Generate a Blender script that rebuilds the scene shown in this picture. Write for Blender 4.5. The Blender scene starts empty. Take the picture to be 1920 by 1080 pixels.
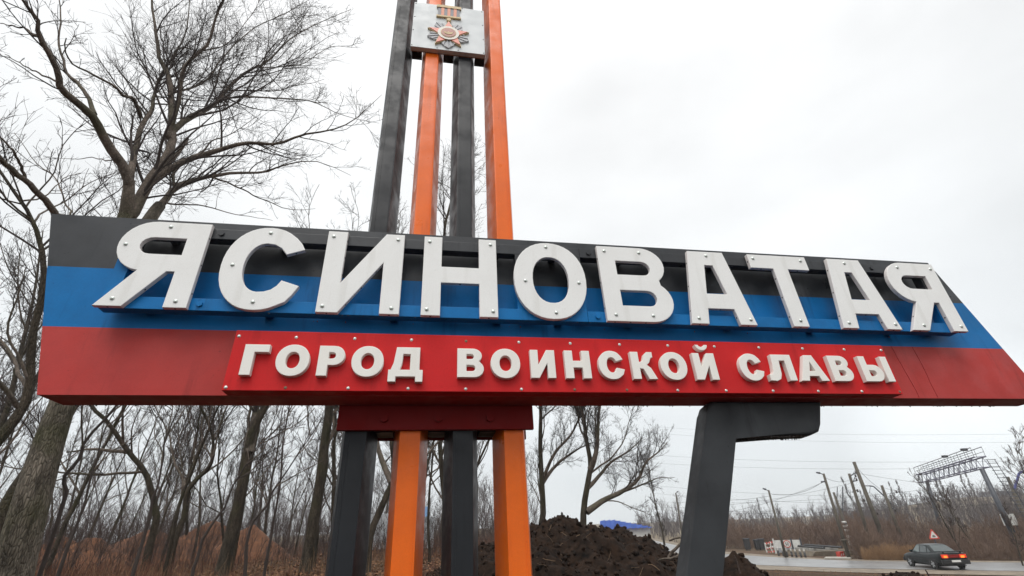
import bpy, bmesh, math, random
import numpy as np
from mathutils import Vector, Matrix, noise as mnoise

random.seed(7)
RNG = np.random.default_rng(11)
S = bpy.context.scene
C = S.collection
R = math.radians
PI = math.pi

# ------------------------------------------------------------------ camera
FPX = 909.0
PITCH, ROLL, YAW, LEAN = R(26.21), R(-2.23), R(10.15), R(3.48)
CAM = Vector((0, 0, 1.6))
fwd = Vector((0, math.cos(PITCH), math.sin(PITCH)))
up0 = Vector((0, -math.sin(PITCH), math.cos(PITCH)))
rt0 = Vector((1, 0, 0))
rt = rt0 * math.cos(ROLL) + up0 * math.sin(ROLL)
up = up0 * math.cos(ROLL) - rt0 * math.sin(ROLL)
cam = bpy.data.cameras.new('camera')
cam.sensor_width = 36
cam.lens = 36 * FPX / 1920
cam.clip_start = 0.1
cam.clip_end = 4000
camo = bpy.data.objects.new('camera', cam)
C.objects.link(camo)
m = Matrix.Identity(4)
for i, v in enumerate((rt, up, -fwd)):
    for j in range(3):
        m[j][i] = v[j]
m.translation = CAM
camo.matrix_world = m
S.camera = camo

def ray(px, py):
    return (fwd * FPX + rt * (px - 960) - up * (py - 540)).normalized()
def far(px, py, rng):
    """point seen at this direction, at horizontal range rng"""
    r = ray(px, py)
    return CAM + r * (rng / math.hypot(r.x, r.y))
def onz(px, py, z):
    r = ray(px, py)
    return CAM + r * ((z - CAM.z) / r.z)

# ------------------------------------------------------------------ world: overcast sky
SUN_EL, SUN_AZ = R(62), R(196)        # azimuth clockwise from +Y; behind the camera
W = bpy.data.worlds.new('World')
S.world = W
W.use_nodes = True
wn, wl = W.node_tree.nodes, W.node_tree.links
wn.clear()
wo = wn.new('ShaderNodeOutputWorld')
bg = wn.new('ShaderNodeBackground')
bg.inputs['Strength'].default_value = 0.1
sky = wn.new('ShaderNodeTexSky')
sky.sky_type = 'NISHITA'
sky.sun_disc = False
sky.sun_elevation = SUN_EL
sky.sun_rotation = SUN_AZ
tc = wn.new('ShaderNodeTexCoord')
sep = wn.new('ShaderNodeSeparateXYZ')
wl.new(tc.outputs['Generated'], sep.inputs[0])
ramp = wn.new('ShaderNodeValToRGB')
ramp.color_ramp.elements[0].position = 0.0
ramp.color_ramp.elements[0].color = (6.6, 6.95, 7.15, 1)
ramp.color_ramp.elements[1].position = 1.0
ramp.color_ramp.elements[1].color = (15.0, 15.0, 15.0, 1)
e = ramp.color_ramp.elements.new(0.5)
e.color = (7.9, 8.05, 8.1, 1)
e = ramp.color_ramp.elements.new(0.82)
e.color = (9.3, 9.35, 9.35, 1)
wl.new(sep.outputs['Z'], ramp.inputs[0])
mp = wn.new('ShaderNodeMapping')
mp.inputs['Scale'].default_value = (1.0, 1.0, 2.2)
wl.new(tc.outputs['Generated'], mp.inputs[0])
nz = wn.new('ShaderNodeTexNoise')
nz.inputs['Scale'].default_value = 1.7
nz.inputs['Detail'].default_value = 5
nz.inputs['Roughness'].default_value = 0.5
wl.new(mp.outputs[0], nz.inputs['Vector'])
nr = wn.new('ShaderNodeMapRange')
nr.inputs[1].default_value = 0.3
nr.inputs[2].default_value = 0.7
nr.inputs[3].default_value = 0.86
nr.inputs[4].default_value = 1.10
wl.new(nz.outputs['Fac'], nr.inputs[0])
# thin place in the cloud low on the right, as in the photograph
dp = wn.new('ShaderNodeVectorMath'); dp.operation = 'DOT_PRODUCT'
wl.new(tc.outputs['Generated'], dp.inputs[0])
dp.inputs[1].default_value = ray(1810, 815)
gr = wn.new('ShaderNodeMapRange')
gr.interpolation_type = 'SMOOTHSTEP'
gr.inputs[1].default_value = 0.985
gr.inputs[2].default_value = 1.0
gr.inputs[3].default_value = 1.0
gr.inputs[4].default_value = 1.22
wl.new(dp.outputs['Value'], gr.inputs[0])
mm = wn.new('ShaderNodeMath'); mm.operation = 'MULTIPLY'
wl.new(nr.outputs[0], mm.inputs[0]); wl.new(gr.outputs[0], mm.inputs[1])
mul = wn.new('ShaderNodeVectorMath'); mul.operation = 'SCALE'
wl.new(ramp.outputs[0], mul.inputs[0]); wl.new(mm.outputs[0], mul.inputs['Scale'])
mix = wn.new('ShaderNodeMixRGB')
mix.inputs[0].default_value = 0.95
wl.new(sky.outputs[0], mix.inputs[1]); wl.new(mul.outputs[0], mix.inputs[2])
wl.new(mix.outputs[0], bg.inputs['Color'])
wl.new(bg.outputs[0], wo.inputs[0])

sun = bpy.data.lights.new('sun', 'SUN')
sun.energy = 1.5
sun.angle = R(40)
sun.color = (1, 0.97, 0.93)
so = bpy.data.objects.new('sun', sun)
C.objects.link(so)
sd = Vector((math.sin(SUN_AZ) * math.cos(SUN_EL), math.cos(SUN_AZ) * math.cos(SUN_EL), math.sin(SUN_EL)))
so.rotation_euler = sd.to_track_quat('Z', 'Y').to_euler()
so.location = (0, -5, 20)

S.view_settings.view_transform = 'Standard'
S.view_settings.look = 'None'
S.view_settings.exposure = 0.34
S.view_settings.gamma = 1
S.view_settings.use_curve_mapping = False
S.cycles.max_bounces = 6
S.cycles.transparent_max_bounces = 4
S.cycles.volume_bounces = 0

# ------------------------------------------------------------------ helpers
def tag(o, label=None, cat=None, group=None, kind=None):
    if label: o['label'] = label
    if cat: o['category'] = cat
    if group: o['group'] = group
    if kind: o['kind'] = kind
    return o

def empty(name, loc=(0, 0, 0), mat=None, rz=0):
    o = bpy.data.objects.new(name, None)
    o.empty_display_size = 0.2
    C.objects.link(o)
    if mat is not None: o.matrix_world = mat
    else:
        o.location = loc
        o.rotation_euler = (0, 0, rz)
    return o

def link(name, me, mats=None, parent=None, loc=None):
    o = bpy.data.objects.new(name, me)
    C.objects.link(o)
    if mats is not None and len(me.materials) == 0:
        for q in (mats if isinstance(mats, (list, tuple)) else [mats]):
            me.materials.append(q)
    if parent is not None: o.parent = parent
    if loc is not None: o.location = loc
    return o

def mesh_np(name, V, F, smooth=False):
    """V (n,3), F (m,k) with k constant"""
    V = np.asarray(V, np.float32); F = np.asarray(F, np.int32)
    me = bpy.data.meshes.new(name)
    me.vertices.add(len(V)); me.vertices.foreach_set('co', V.ravel())
    k = F.shape[1]
    me.loops.add(F.size); me.loops.foreach_set('vertex_index', F.ravel())
    me.polygons.add(len(F)); me.polygons.foreach_set('loop_start', np.arange(0, F.size, k, dtype=np.int32))
    if smooth: me.polygons.foreach_set('use_smooth', np.ones(len(F), bool))
    me.update(calc_edges=True)
    return me

def mesh_bm(name, bm, smooth=False):
    bmesh.ops.recalc_face_normals(bm, faces=bm.faces[:])
    me = bpy.data.meshes.new(name)
    bm.to_mesh(me); bm.free()
    if smooth:
        me.polygons.foreach_set('use_smooth', np.ones(len(me.polygons), bool))
    return me

def box(bm, x0, x1, y0, y1, z0, z1, bev=0.0):
    M = Matrix.Translation(((x0 + x1) / 2, (y0 + y1) / 2, (z0 + z1) / 2)) @ Matrix.Diagonal((abs(x1 - x0), abs(y1 - y0), abs(z1 - z0), 1))
    r = bmesh.ops.create_cube(bm, size=1, matrix=M)
    if bev > 0:
        es = list({ed for v in r['verts'] for ed in v.link_edges})
        bmesh.ops.bevel(bm, geom=es, offset=bev, segments=2, affect='EDGES', profile=0.7)

def cyl(bm, p0, p1, r0, r1=None, seg=10, caps=True):
    r1 = r0 if r1 is None else r1
    p0, p1 = Vector(p0), Vector(p1)
    d = p1 - p0
    M = Matrix.Translation((p0 + p1) / 2) @ d.to_track_quat('Z', 'Y').to_matrix().to_4x4()
    bmesh.ops.create_cone(bm, cap_ends=caps, segments=seg, radius1=r0, radius2=r1, depth=d.length, matrix=M)

def prism(bm, pts, d0, d1, axis='y'):
    """polygon pts (x,z) extruded along y from d0 to d1"""
    f = [bm.verts.new((x, d0, z)) for x, z in pts]
    b = [bm.verts.new((x, d1, z)) for x, z in pts]
    n = len(pts)
    bm.faces.new(f); bm.faces.new(b[::-1])
    for i in range(n):
        bm.faces.new((f[i], b[i], b[(i + 1) % n], f[(i + 1) % n]))

def tubes(P, Rd, k, seed=0):
    """P (B,n,3), Rd (B,n) -> verts, quads of k sided tubes"""
    B, n, _ = P.shape
    T = np.gradient(P, axis=1)
    T /= np.linalg.norm(T, axis=2, keepdims=True) + 1e-9
    ref = np.tile(np.array([0.31, 0.87, 0.38]), (B, 1))
    alt = np.abs((T[:, 0] * ref).sum(1)) > 0.9
    ref[alt] = (0.9, -0.3, 0.3)
    U = np.cross(T, ref[:, None, :]); U /= np.linalg.norm(U, axis=2, keepdims=True) + 1e-9
    Vv = np.cross(T, U)
    a = np.arange(k) * 2 * PI / k
    ring = P[:, :, None, :] + Rd[:, :, None, None] * (U[:, :, None, :] * np.cos(a)[None, None, :, None] + Vv[:, :, None, :] * np.sin(a)[None, None, :, None])
    V = ring.reshape(-1, 3)
    idx = np.arange(B * n * k).reshape(B, n, k)
    i0 = idx[:, :-1, :]; i1 = idx[:, 1:, :]
    F = np.stack([i0, np.roll(i0, -1, 2), np.roll(i1, -1, 2), i1], -1).reshape(-1, 4)
    return V, F

class Geo:
    def __init__(s): s.V = []; s.F = []; s.n = 0
    def add(s, V, F): s.V.append(V); s.F.append(F + s.n); s.n += len(V)
    def mesh(s, name, smooth=True): return mesh_np(name, np.concatenate(s.V), np.concatenate(s.F), smooth)

# ------------------------------------------------------------------ materials
def mat(name, col, rough=0.6, var=0.15, scale=6.0, metal=0.0, bump=0.0, bscale=40.0, col2=None, spec=0.5, coat=0.0, vec='Object', stretch=(1, 1, 1), detail=6):
    M = bpy.data.materials.new(name)
    M.use_nodes = True
    n, l = M.node_tree.nodes, M.node_tree.links
    b = n['Principled BSDF']
    b.inputs['Roughness'].default_value = rough
    b.inputs['Metallic'].default_value = metal
    b.inputs['Specular IOR Level'].default_value = spec
    b.inputs['Coat Weight'].default_value = coat
    t = n.new('ShaderNodeTexCoord'); mpn = n.new('ShaderNodeMapping')
    mpn.inputs['Scale'].default_value = stretch
    l.new(t.outputs[vec], mpn.inputs[0])
    nz = n.new('ShaderNodeTexNoise'); nz.inputs['Scale'].default_value = scale
    nz.inputs['Detail'].default_value = detail; nz.inputs['Roughness'].default_value = 0.65
    l.new(mpn.outputs[0], nz.inputs['Vector'])
    cr = n.new('ShaderNodeValToRGB')
    c2 = col2 if col2 else tuple(min(1, c * (1 + var)) for c in col)
    c1 = col if col2 else tuple(c * (1 - var) for c in col)
    cr.color_ramp.elements[0].position = 0.32; cr.color_ramp.elements[0].color = (*c1, 1)
    cr.color_ramp.elements[1].position = 0.68; cr.color_ramp.elements[1].color = (*c2, 1)
    l.new(nz.outputs['Fac'], cr.inputs[0])
    l.new(cr.outputs[0], b.inputs['Base Color'])
    if bump > 0:
        n2 = n.new('ShaderNodeTexNoise'); n2.inputs['Scale'].default_value = bscale; n2.inputs['Detail'].default_value = 4
        l.new(mpn.outputs[0], n2.inputs['Vector'])
        bp = n.new('ShaderNodeBump'); bp.inputs['Strength'].default_value = bump; bp.inputs['Distance'].default_value = 0.02
        l.new(n2.outputs['Fac'], bp.inputs['Height']); l.new(bp.outputs[0], b.inputs['Normal'])
    return M

def paint(name, col, rough=0.42, dirt=0.25, spots=0.5, drip=0.35, dirtcol=None, spec=0.3):
    """outdoor paint on metal: soft mottling, little dark specks, vertical run marks, wet sheen"""
    M = bpy.data.materials.new(name)
    M.use_nodes = True
    n, l = M.node_tree.nodes, M.node_tree.links
    b = n['Principled BSDF']; b.inputs['Specular IOR Level'].default_value = spec
    t = n.new('ShaderNodeTexCoord')
    def noise(scale, det, stretch=(1, 1, 1)):
        mpn = n.new('ShaderNodeMapping'); mpn.inputs['Scale'].default_value = stretch
        l.new(t.outputs['Object'], mpn.inputs[0])
        z = n.new('ShaderNodeTexNoise'); z.inputs['Scale'].default_value = scale; z.inputs['Detail'].default_value = det
        z.inputs['Roughness'].default_value = 0.62
        l.new(mpn.outputs[0], z.inputs['Vector'])
        return z.outputs['Fac']
    def rng(src, a, bb, c, d):
        r = n.new('ShaderNodeMapRange'); r.interpolation_type = 'SMOOTHSTEP'
        for i, v in enumerate((a, bb, c, d)): r.inputs[i + 1].default_value = v
        l.new(src, r.inputs[0]); return r.outputs[0]
    def mul(a, bb):
        q = n.new('ShaderNodeMath'); q.operation = 'MULTIPLY'; l.new(a, q.inputs[0]); l.new(bb, q.inputs[1]); return q.outputs[0]
    f1 = rng(noise(2.3, 6), 0.3, 0.7, 1 - dirt, 1.0)
    f2 = rng(noise(34, 2), 0.69, 0.76, 1.0, 1 - spots)
    f3 = rng(noise(9, 4, (1, 1, 0.10)), 0.56, 0.72, 1.0, 1 - drip)
    f4 = rng(noise(150, 2), 0.3, 0.7, 0.93, 1.05)
    fac = mul(mul(f1, f2), mul(f3, f4))
    mx = n.new('ShaderNodeMixRGB'); mx.inputs[1].default_value = (*(dirtcol or tuple(c * 0.25 for c in col)), 1)
    mx.inputs[2].default_value = (*col, 1)
    l.new(fac, mx.inputs[0]); l.new(mx.outputs[0], b.inputs['Base Color'])
    l.new(rng(noise(5, 5), 0.3, 0.7, rough - 0.1, rough + 0.16), b.inputs['Roughness'])
    bp = n.new('ShaderNodeBump'); bp.inputs['Strength'].default_value = 0.12; bp.inputs['Distance'].default_value = 0.004
    l.new(noise(120, 3), bp.inputs['Height']); l.new(bp.outputs[0], b.inputs['Normal'])
    return M

def emis(name, col, strength, base=(0.3, 0.02, 0.01)):
    M = mat(name, base, 0.25)
    b = M.node_tree.nodes['Principled BSDF']
    b.inputs['Emission Color'].default_value = (*col, 1)
    b.inputs['Emission Strength'].default_value = strength
    return M

M_white = paint('white_letter_paint', (0.83, 0.83, 0.815), 0.5, 0.12, 0.15, 0.16, (0.45, 0.43, 0.38))
M_edge = paint('letter_return_paint', (0.76, 0.72, 0.70), 0.5, 0.15, 0.2, 0.15, (0.38, 0.33, 0.31))
M_small = paint('small_letter_foam_paint', (0.84, 0.82, 0.77), 0.6, 0.08, 0.1, 0.08, (0.5, 0.46, 0.4))
M_black = paint('black_board_paint', (0.045, 0.048, 0.053), 0.36, 0.5, 0.7, 0.6)
M_blue = paint('blue_board_paint', (0.006, 0.160, 0.43), 0.42, 0.3, 0.4, 0.4, spec=0.16)
M_red = paint('red_board_paint', (0.46, 0.042, 0.036), 0.5, 0.25, 0.5, 0.35, spec=0.28)
M_plate = paint('red_panel_paint', (0.60, 0.020, 0.022), 0.48, 0.15, 0.25, 0.2, spec=0.14)
M_orange = paint('orange_column_paint', (0.84, 0.145, 0.006), 0.36, 0.25, 0.45, 0.35, (0.40, 0.06, 0.008), spec=0.28)
M_coal = paint('dark_grey_column_paint', (0.013, 0.0145, 0.018), 0.42, 0.3, 0.4, 0.4, spec=0.3)
M_leg = paint('grey_leg_paint', (0.037, 0.040, 0.044), 0.5, 0.45, 0.6, 0.65)
M_zinc = mat('zinc_screw', (0.62, 0.66, 0.62), 0.3, 0.1, 30, metal=0.6)
M_dark = mat('dark_hole', (0.02, 0.018, 0.018), 0.6, 0.2, 30)
M_panel = paint('pale_grey_panel_paint', (0.66, 0.69, 0.70), 0.45, 0.1, 0.15, 0.15, (0.4, 0.4, 0.38))
M_gold = mat('gold_paint', (0.62, 0.47, 0.26), 0.6, 0.2, 25)
M_star = mat('red_enamel', (0.66, 0.14, 0.075), 0.35, 0.12, 30)
M_silver = mat('silver_paint', (0.47, 0.475, 0.49), 0.6, 0.15, 40)
M_cream = mat('cream_enamel', (0.70, 0.66, 0.58), 0.45, 0.1, 30)
M_badge = mat('badge_dark_red', (0.34, 0.10, 0.06), 0.4, 0.2, 30)
M_rib_o = mat('ribbon_orange', (0.68, 0.24, 0.13), 0.5, 0.1, 30)
M_rib_g = mat('ribbon_grey', (0.16, 0.16, 0.18), 0.5, 0.1, 30)
M_water = mat('water_drop', (0.10, 0.09, 0.09), 0.05, 0.1, 30, spec=0.8)

def bark(name, c1, c2, moss=None, scale=9, vstretch=0.25, bump=0.8):
    M = bpy.data.materials.new(name); M.use_nodes = True
    n, l = M.node_tree.nodes, M.node_tree.links
    b = n['Principled BSDF']; b.inputs['Roughness'].default_value = 0.85; b.inputs['Specular IOR Level'].default_value = 0.25
    t = n.new('ShaderNodeTexCoord'); mpn = n.new('ShaderNodeMapping'); mpn.inputs['Scale'].default_value = (1, 1, vstretch)
    l.new(t.outputs['Object'], mpn.inputs[0])
    z = n.new('ShaderNodeTexNoise'); z.inputs['Scale'].default_value = scale; z.inputs['Detail'].default_value = 8; z.inputs['Roughness'].default_value = 0.7
    l.new(mpn.outputs[0], z.inputs['Vector'])
    vo = n.new('ShaderNodeTexVoronoi'); vo.inputs['Scale'].default_value = scale * 5.5; vo.feature = 'DISTANCE_TO_EDGE'
    l.new(mpn.outputs[0], vo.inputs['Vector'])
    cr = n.new('ShaderNodeValToRGB')
    cr.color_ramp.elements[0].position = 0.33; cr.color_ramp.elements[0].color = (*c1, 1)
    cr.color_ramp.elements[1].position = 0.66; cr.color_ramp.elements[1].color = (*c2, 1)
    l.new(z.outputs['Fac'], cr.inputs[0])
    col = cr.outputs[0]
    mr = n.new('ShaderNodeMapRange'); mr.inputs[1].default_value = 0; mr.inputs[2].default_value = 0.18; mr.inputs[3].default_value = 0.35; mr.inputs[4].default_value = 1
    l.new(vo.outputs['Distance'], mr.inputs[0])
    mx = n.new('ShaderNodeMixRGB'); mx.blend_type = 'MULTIPLY'; mx.inputs[0].default_value = 0.55
    l.new(col, mx.inputs[1]); l.new(mr.outputs[0], mx.inputs[2]); col = mx.outputs[0]
    if moss:
        z2 = n.new('ShaderNodeTexNoise'); z2.inputs['Scale'].default_value = 1.3; z2.inputs['Detail'].default_value = 5
        l.new(t.outputs['Object'], z2.inputs['Vector'])
        m2 = n.new('ShaderNodeMapRange'); m2.inputs[1].default_value = 0.5; m2.inputs[2].default_value = 0.66; m2.inputs[3].default_value = 0; m2.inputs[4].default_value = 0.75
        l.new(z2.outputs['Fac'], m2.inputs[0])
        mx2 = n.new('ShaderNodeMixRGB'); l.new(m2.outputs[0], mx2.inputs[0]); l.new(col, mx2.inputs[1]); mx2.inputs[2].default_value = (*moss, 1)
        col = mx2.outputs[0]
    l.new(col, b.inputs['Base Color'])
    bp = n.new('ShaderNodeBump'); bp.inputs['Strength'].default_value = bump; bp.inputs['Distance'].default_value = 0.03
    l.new(mr.outputs[0], bp.inputs['Height']); l.new(bp.outputs[0], b.inputs['Normal'])
    return M
M_barkA = bark('grey_flaky_bark', (0.030, 0.024, 0.016), (0.25, 0.215, 0.17), (0.050, 0.052, 0.017), 8, 0.22)
M_barkB = bark('mossy_dark_bark', (0.024, 0.019, 0.013), (0.115, 0.092, 0.066), (0.045, 0.047, 0.016), 8, 0.25)
M_limb = bark('limb_bark', (0.055, 0.043, 0.034), (0.235, 0.19, 0.155), (0.08, 0.075, 0.045), 5, 0.6, 0.4)
M_twig = mat('twig_bark', (0.045, 0.034, 0.029), 0.85, 0.35, 2.0)
M_twig2 = mat('reddish_twig_bark', (0.062, 0.041, 0.034), 0.85, 0.4, 1.2)
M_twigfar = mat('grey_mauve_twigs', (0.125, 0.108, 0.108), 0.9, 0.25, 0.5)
M_brush = mat('red_brown_brush', (0.115, 0.072, 0.056), 0.9, 0.0, 0.35, col2=(0.23, 0.155, 0.110))
M_weed = mat('rusty_weeds', (0.075, 0.028, 0.016), 0.9, 0.0, 0.8, col2=(0.20, 0.085, 0.045))
M_reed = mat('dry_reed', (0.22, 0.12, 0.06), 0.9, 0.0, 0.8, col2=(0.37, 0.23, 0.12))

# ------------------------------------------------------------------ terrain
def sstep(a, b, x):
    t = np.clip((x - a) / (b - a), 0, 1)
    return t * t * (3 - 2 * t)
ROADZ = -1.65
def ground(x, y):
    x = np.asarray(x, float); y = np.asarray(y, float)
    r = np.hypot(x, y)
    zl = 0.7 * sstep(5.5, 13, r)
    t = 0.63 * x + 0.77 * y
    zr = 0.35 * sstep(5, 10, r) + (ROADZ - 0.35) * sstep(12.5, 36, t)
    az = np.degrees(np.arctan2(x, np.maximum(y, 0.01)))
    k = sstep(4, 17, az)
    z = zl * (1 - k) + zr * k
    z = z * sstep(-6, 4, y)
    # the low ground runs on behind the mound, the land climbs far on the right
    z = z + sstep(110, 260, r) * sstep(24, 42, az) * 7.5
    return z
def gz(x, y): return float(ground(x, y))

def grid_coords():
    def ax(lo, hi, f):
        a = [0.0]
        st = f
        while a[-1] < hi:
            a.append(a[-1] + st); st *= 1.045
        b = [0.0]; st = f
        while b[-1] > lo:
            b.append(b[-1] - st); st *= 1.045
        return np.array(sorted(set(b + a)))
    return ax(-1500, 1500, 0.28), ax(-60, 1500, 0.28)
gx, gy = grid_coords()
X, Y = np.meshgrid(gx, gy)
Zg = ground(X, Y)
rr = np.hypot(X, Y)
lump = np.zeros_like(Zg)
for k in range(26):
    fx, fy = RNG.normal(0, 1.0, 2) * (0.4 + 0.09 * k); ph = RNG.uniform(0, 6.28)
    lump += np.sin(X * fx + Y * fy + ph) / (2.2 + 0.45 * k)
tt = 0.63 * X + 0.77 * Y
flat = sstep(26, 34, tt) * sstep(12, 20, np.degrees(np.arctan2(X, np.maximum(Y, 0.01))))
Zg += 0.032 * lump * (1 - flat) * sstep(2.5, 7, rr)
nx, ny = len(gx), len(gy)
V = np.stack([X, Y, Zg], -1).reshape(-1, 3)
ii = np.arange(nx * ny).reshape(ny, nx)
F = np.stack([ii[:-1, :-1], ii[:-1, 1:], ii[1:, 1:], ii[1:, :-1]], -1).reshape(-1, 4)

def ground_mat():
    M = bpy.data.materials.new('leaf_litter_ground'); M.use_nodes = True
    n, l = M.node_tree.nodes, M.node_tree.links
    b = n['Principled BSDF']; b.inputs['Roughness'].default_value = 0.9; b.inputs['Specular IOR Level'].default_value = 0.2
    t = n.new('ShaderNodeTexCoord')
    def noise(s, d):
        z = n.new('ShaderNodeTexNoise'); z.inputs['Scale'].default_value = s; z.inputs['Detail'].default_value = d; z.inputs['Roughness'].default_value = 0.7
        l.new(t.outputs['Object'], z.inputs['Vector']); return z.outputs['Fac']
    cr = n.new('ShaderNodeValToRGB')
    els = cr.color_ramp.elements
    els[0].position = 0.3; els[0].color = (0.022, 0.013, 0.009, 1)
    els[1].position = 0.72; els[1].color = (0.15, 0.085, 0.045, 1)
    e = els.new(0.5); e.color = (0.068, 0.035, 0.021, 1)
    l.new(noise(5, 10), cr.inputs[0])
    cr2 = n.new('ShaderNodeValToRGB')
    cr2.color_ramp.elements[0].position = 0.45; cr2.color_ramp.elements[0].color = (1, 1, 1, 1)
    cr2.color_ramp.elements[1].position = 0.65; cr2.color_ramp.elements[1].color = (0.75, 0.85, 0.55, 1)
    l.new(noise(0.35, 4), cr2.inputs[0])
    mx = n.new('ShaderNodeMixRGB'); mx.blend_type = 'MULTIPLY'; mx.inputs[0].default_value = 1
    l.new(cr.outputs[0], mx.inputs[1]); l.new(cr2.outputs[0], mx.inputs[2])
    # unseen black soil round the sign's feet, added to cut bounce onto the board
    ln = n.new('ShaderNodeVectorMath'); ln.operation = 'DISTANCE'; ln.inputs[1].default_value = (0.5, 2.0, 0)
    l.new(t.outputs['Object'], ln.inputs[0])
    ad = n.new('ShaderNodeMath'); ad.operation = 'MULTIPLY_ADD'; ad.inputs[1].default_value = 3.0; l.new(noise(0.8, 4), ad.inputs[0]); l.new(ln.outputs['Value'], ad.inputs[2])
    mr = n.new('ShaderNodeMapRange'); mr.inputs[1].default_value = 8.5; mr.inputs[2].default_value = 10.0; l.new(ad.outputs[0], mr.inputs[0])
    # dry field grass farther out
    mf = n.new('ShaderNodeMapRange'); mf.inputs[1].default_value = 45; mf.inputs[2].default_value = 110; mf.inputs[4].default_value = 0.85; l.new(ln.outputs['Value'], mf.inputs[0])
    mg = n.new('ShaderNodeMixRGB'); l.new(mf.outputs[0], mg.inputs[0]); l.new(mx.outputs[0], mg.inputs[1]); mg.inputs[2].default_value = (0.20, 0.165, 0.115, 1); mx = mg
    ms_ = n.new('ShaderNodeMixRGB'); l.new(mr.outputs[0], ms_.inputs[0]); ms_.inputs[1].default_value = (0.018, 0.012, 0.008, 1); l.new(mx.outputs[0], ms_.inputs[2])
    l.new(ms_.outputs[0], b.inputs['Base Color'])
    bp = n.new('ShaderNodeBump'); bp.inputs['Strength'].default_value = 0.7; bp.inputs['Distance'].default_value = 0.05
    l.new(noise(16, 6), bp.inputs['Height']); l.new(bp.outputs[0], b.inputs['Normal'])
    return M
M_ground = ground_mat()
tag(link('ground', mesh_np('ground', V, F, True), M_ground), kind='structure')

# road ribbon ------------------------------------------------------
near_e = [(52, 12), (38, 23), (27.5, 32), (21.6, 37), (17.0, 43), (13.5, 48), (8, 55), (0, 62)]
far_e = [(60, 17), (44.5, 27), (31.8, 36.6), (25.2, 42.6), (22.3, 49), (20.0, 56), (13, 66), (2, 75)]
def smooth_line(p, n):
    p = np.array(p, float)
    q = [p[0]] + list(p) + [p[-1]]
    q = np.array(q); out = []
    for i in range(1, len(q) - 2):
        for s in np.linspace(0, 1, n, endpoint=False):
            a, b, c, d = q[i - 1], q[i], q[i + 1], q[i + 2]
            out.append(0.5 * ((2 * b) + (c - a) * s + (2 * a - 5 * b + 4 * c - d) * s * s + (3 * b - a - 3 * c + d) * s ** 3))
    out.append(p[-1]); return np.array(out)
NE, FE = smooth_line(near_e, 8), smooth_line(far_e, 8)
def ribbon(name, ts, dz, material):
    bm = bmesh.new(); rows = []
    for a, b in zip(NE, FE):
        row = []
        for s in ts:
            q = a + (b - a) * s
            g = max(gz(*a), gz(*b), gz(*q))
            row.append(bm.verts.new((q[0], q[1], g + dz)))
        rows.append(row)
    for r0, r1 in zip(rows, rows[1:]):
        for i in range(len(ts) - 1):
            bm.faces.new((r0[i], r0[i + 1], r1[i + 1], r1[i]))
    return link(name, mesh_bm(name, bm, True), material)
M_asph = mat('wet_asphalt', (0.15, 0.15, 0.15), 0.34, 0.0, 0.6, col2=(0.24, 0.238, 0.235), bump=0.05, bscale=30, spec=1.0)
M_verge = mat('gravel_verge', (0.13, 0.105, 0.08), 0.85, 0.0, 2.2, col2=(0.26, 0.215, 0.16), bump=0.5, bscale=30)
tag(ribbon('road_verge', [-0.42, -0.2, 0.5, 1.1, 1.25], 0.03, M_verge), kind='structure')
tag(ribbon('road', [0, 0.25, 0.5, 0.75, 1.0], 0.045, M_asph), kind='structure')

# ------------------------------------------------------------------ the town sign
a_ax = Vector((math.cos(YAW), math.sin(YAW), 0))
n0 = Vector((-math.sin(YAW), math.cos(YAW), 0))
b_ax = Vector((0, 0, 1)) * math.cos(LEAN) + n0 * math.sin(LEAN)
n_ax = n0 * math.cos(LEAN) - Vector((0, 0, 1)) * math.sin(LEAN)
D0 = 3.2935                       # letter faces
LH = 0.72                         # capital height
BASE = 1.641
dBk = D0 + 0.037                  # letter backs / rail faces
dB = D0 + 0.18                    # board face
dP = dB - 0.10                    # panel face
dF = dP - 0.042                   # small letter faces
dC = dB + 0.236                   # board back, column fronts
U0, V0, DD0 = 0.06, -1.62, dC + 0.12
SM = Matrix.Identity(4)
for i, v in enumerate((a_ax, n_ax, b_ax)):
    for j in range(3): SM[j][i] = v[j]
SM.translation = CAM + a_ax * U0 + b_ax * V0 + n_ax * DD0
sign = empty('town_sign', mat=SM)
tag(sign, 'big town name sign in black, blue and red on orange and dark grey columns', 'town sign')
def L(u, v, d): return Vector((u - U0, d - DD0, v - V0))

def sobj(name, bm, mats, parent=None, smooth=False):
    """bm given in (u, d, v) coordinates, moved into the sign's own frame"""
    for v in bm.verts: v.co = L(v.co.x, v.co.z, v.co.y)
    return link(name, mesh_bm(name, bm, smooth), mats, parent or sign)

# board: a parallelogram box in three painted bands
bm = bmesh.new()
rows = []
edge = [(2.507, -2.942, 5.012), (2.039, -2.791, 5.166), (1.559, -2.640, 5.326), (1.079, -2.488, 5.487)]
for v, ul, ur in edge:
    rows.append([bm.verts.new(q) for q in ((ul, dB, v), (ur, dB, v), (ur - 0.02, dC, v), (ul + 0.02, dC, v))])
for i in range(3):
    r0, r1 = rows[i], rows[i + 1]
    for j in range(4):
        f = bm.faces.new((r0[j], r0[(j + 1) % 4], r1[(j + 1) % 4], r1[j])); f.material_index = i
bm.faces.new(rows[0][::-1]).material_index = 0
bm.faces.new(rows[3]).material_index = 2
es = [ed for ed in bm.edges if len(ed.link_faces) == 2 and ed.calc_face_angle(0) > 0.5]
bmesh.ops.bevel(bm, geom=es, offset=0.008, segments=2, affect='EDGES')
sobj('board', bm, [M_black, M_blue, M_red])

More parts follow.
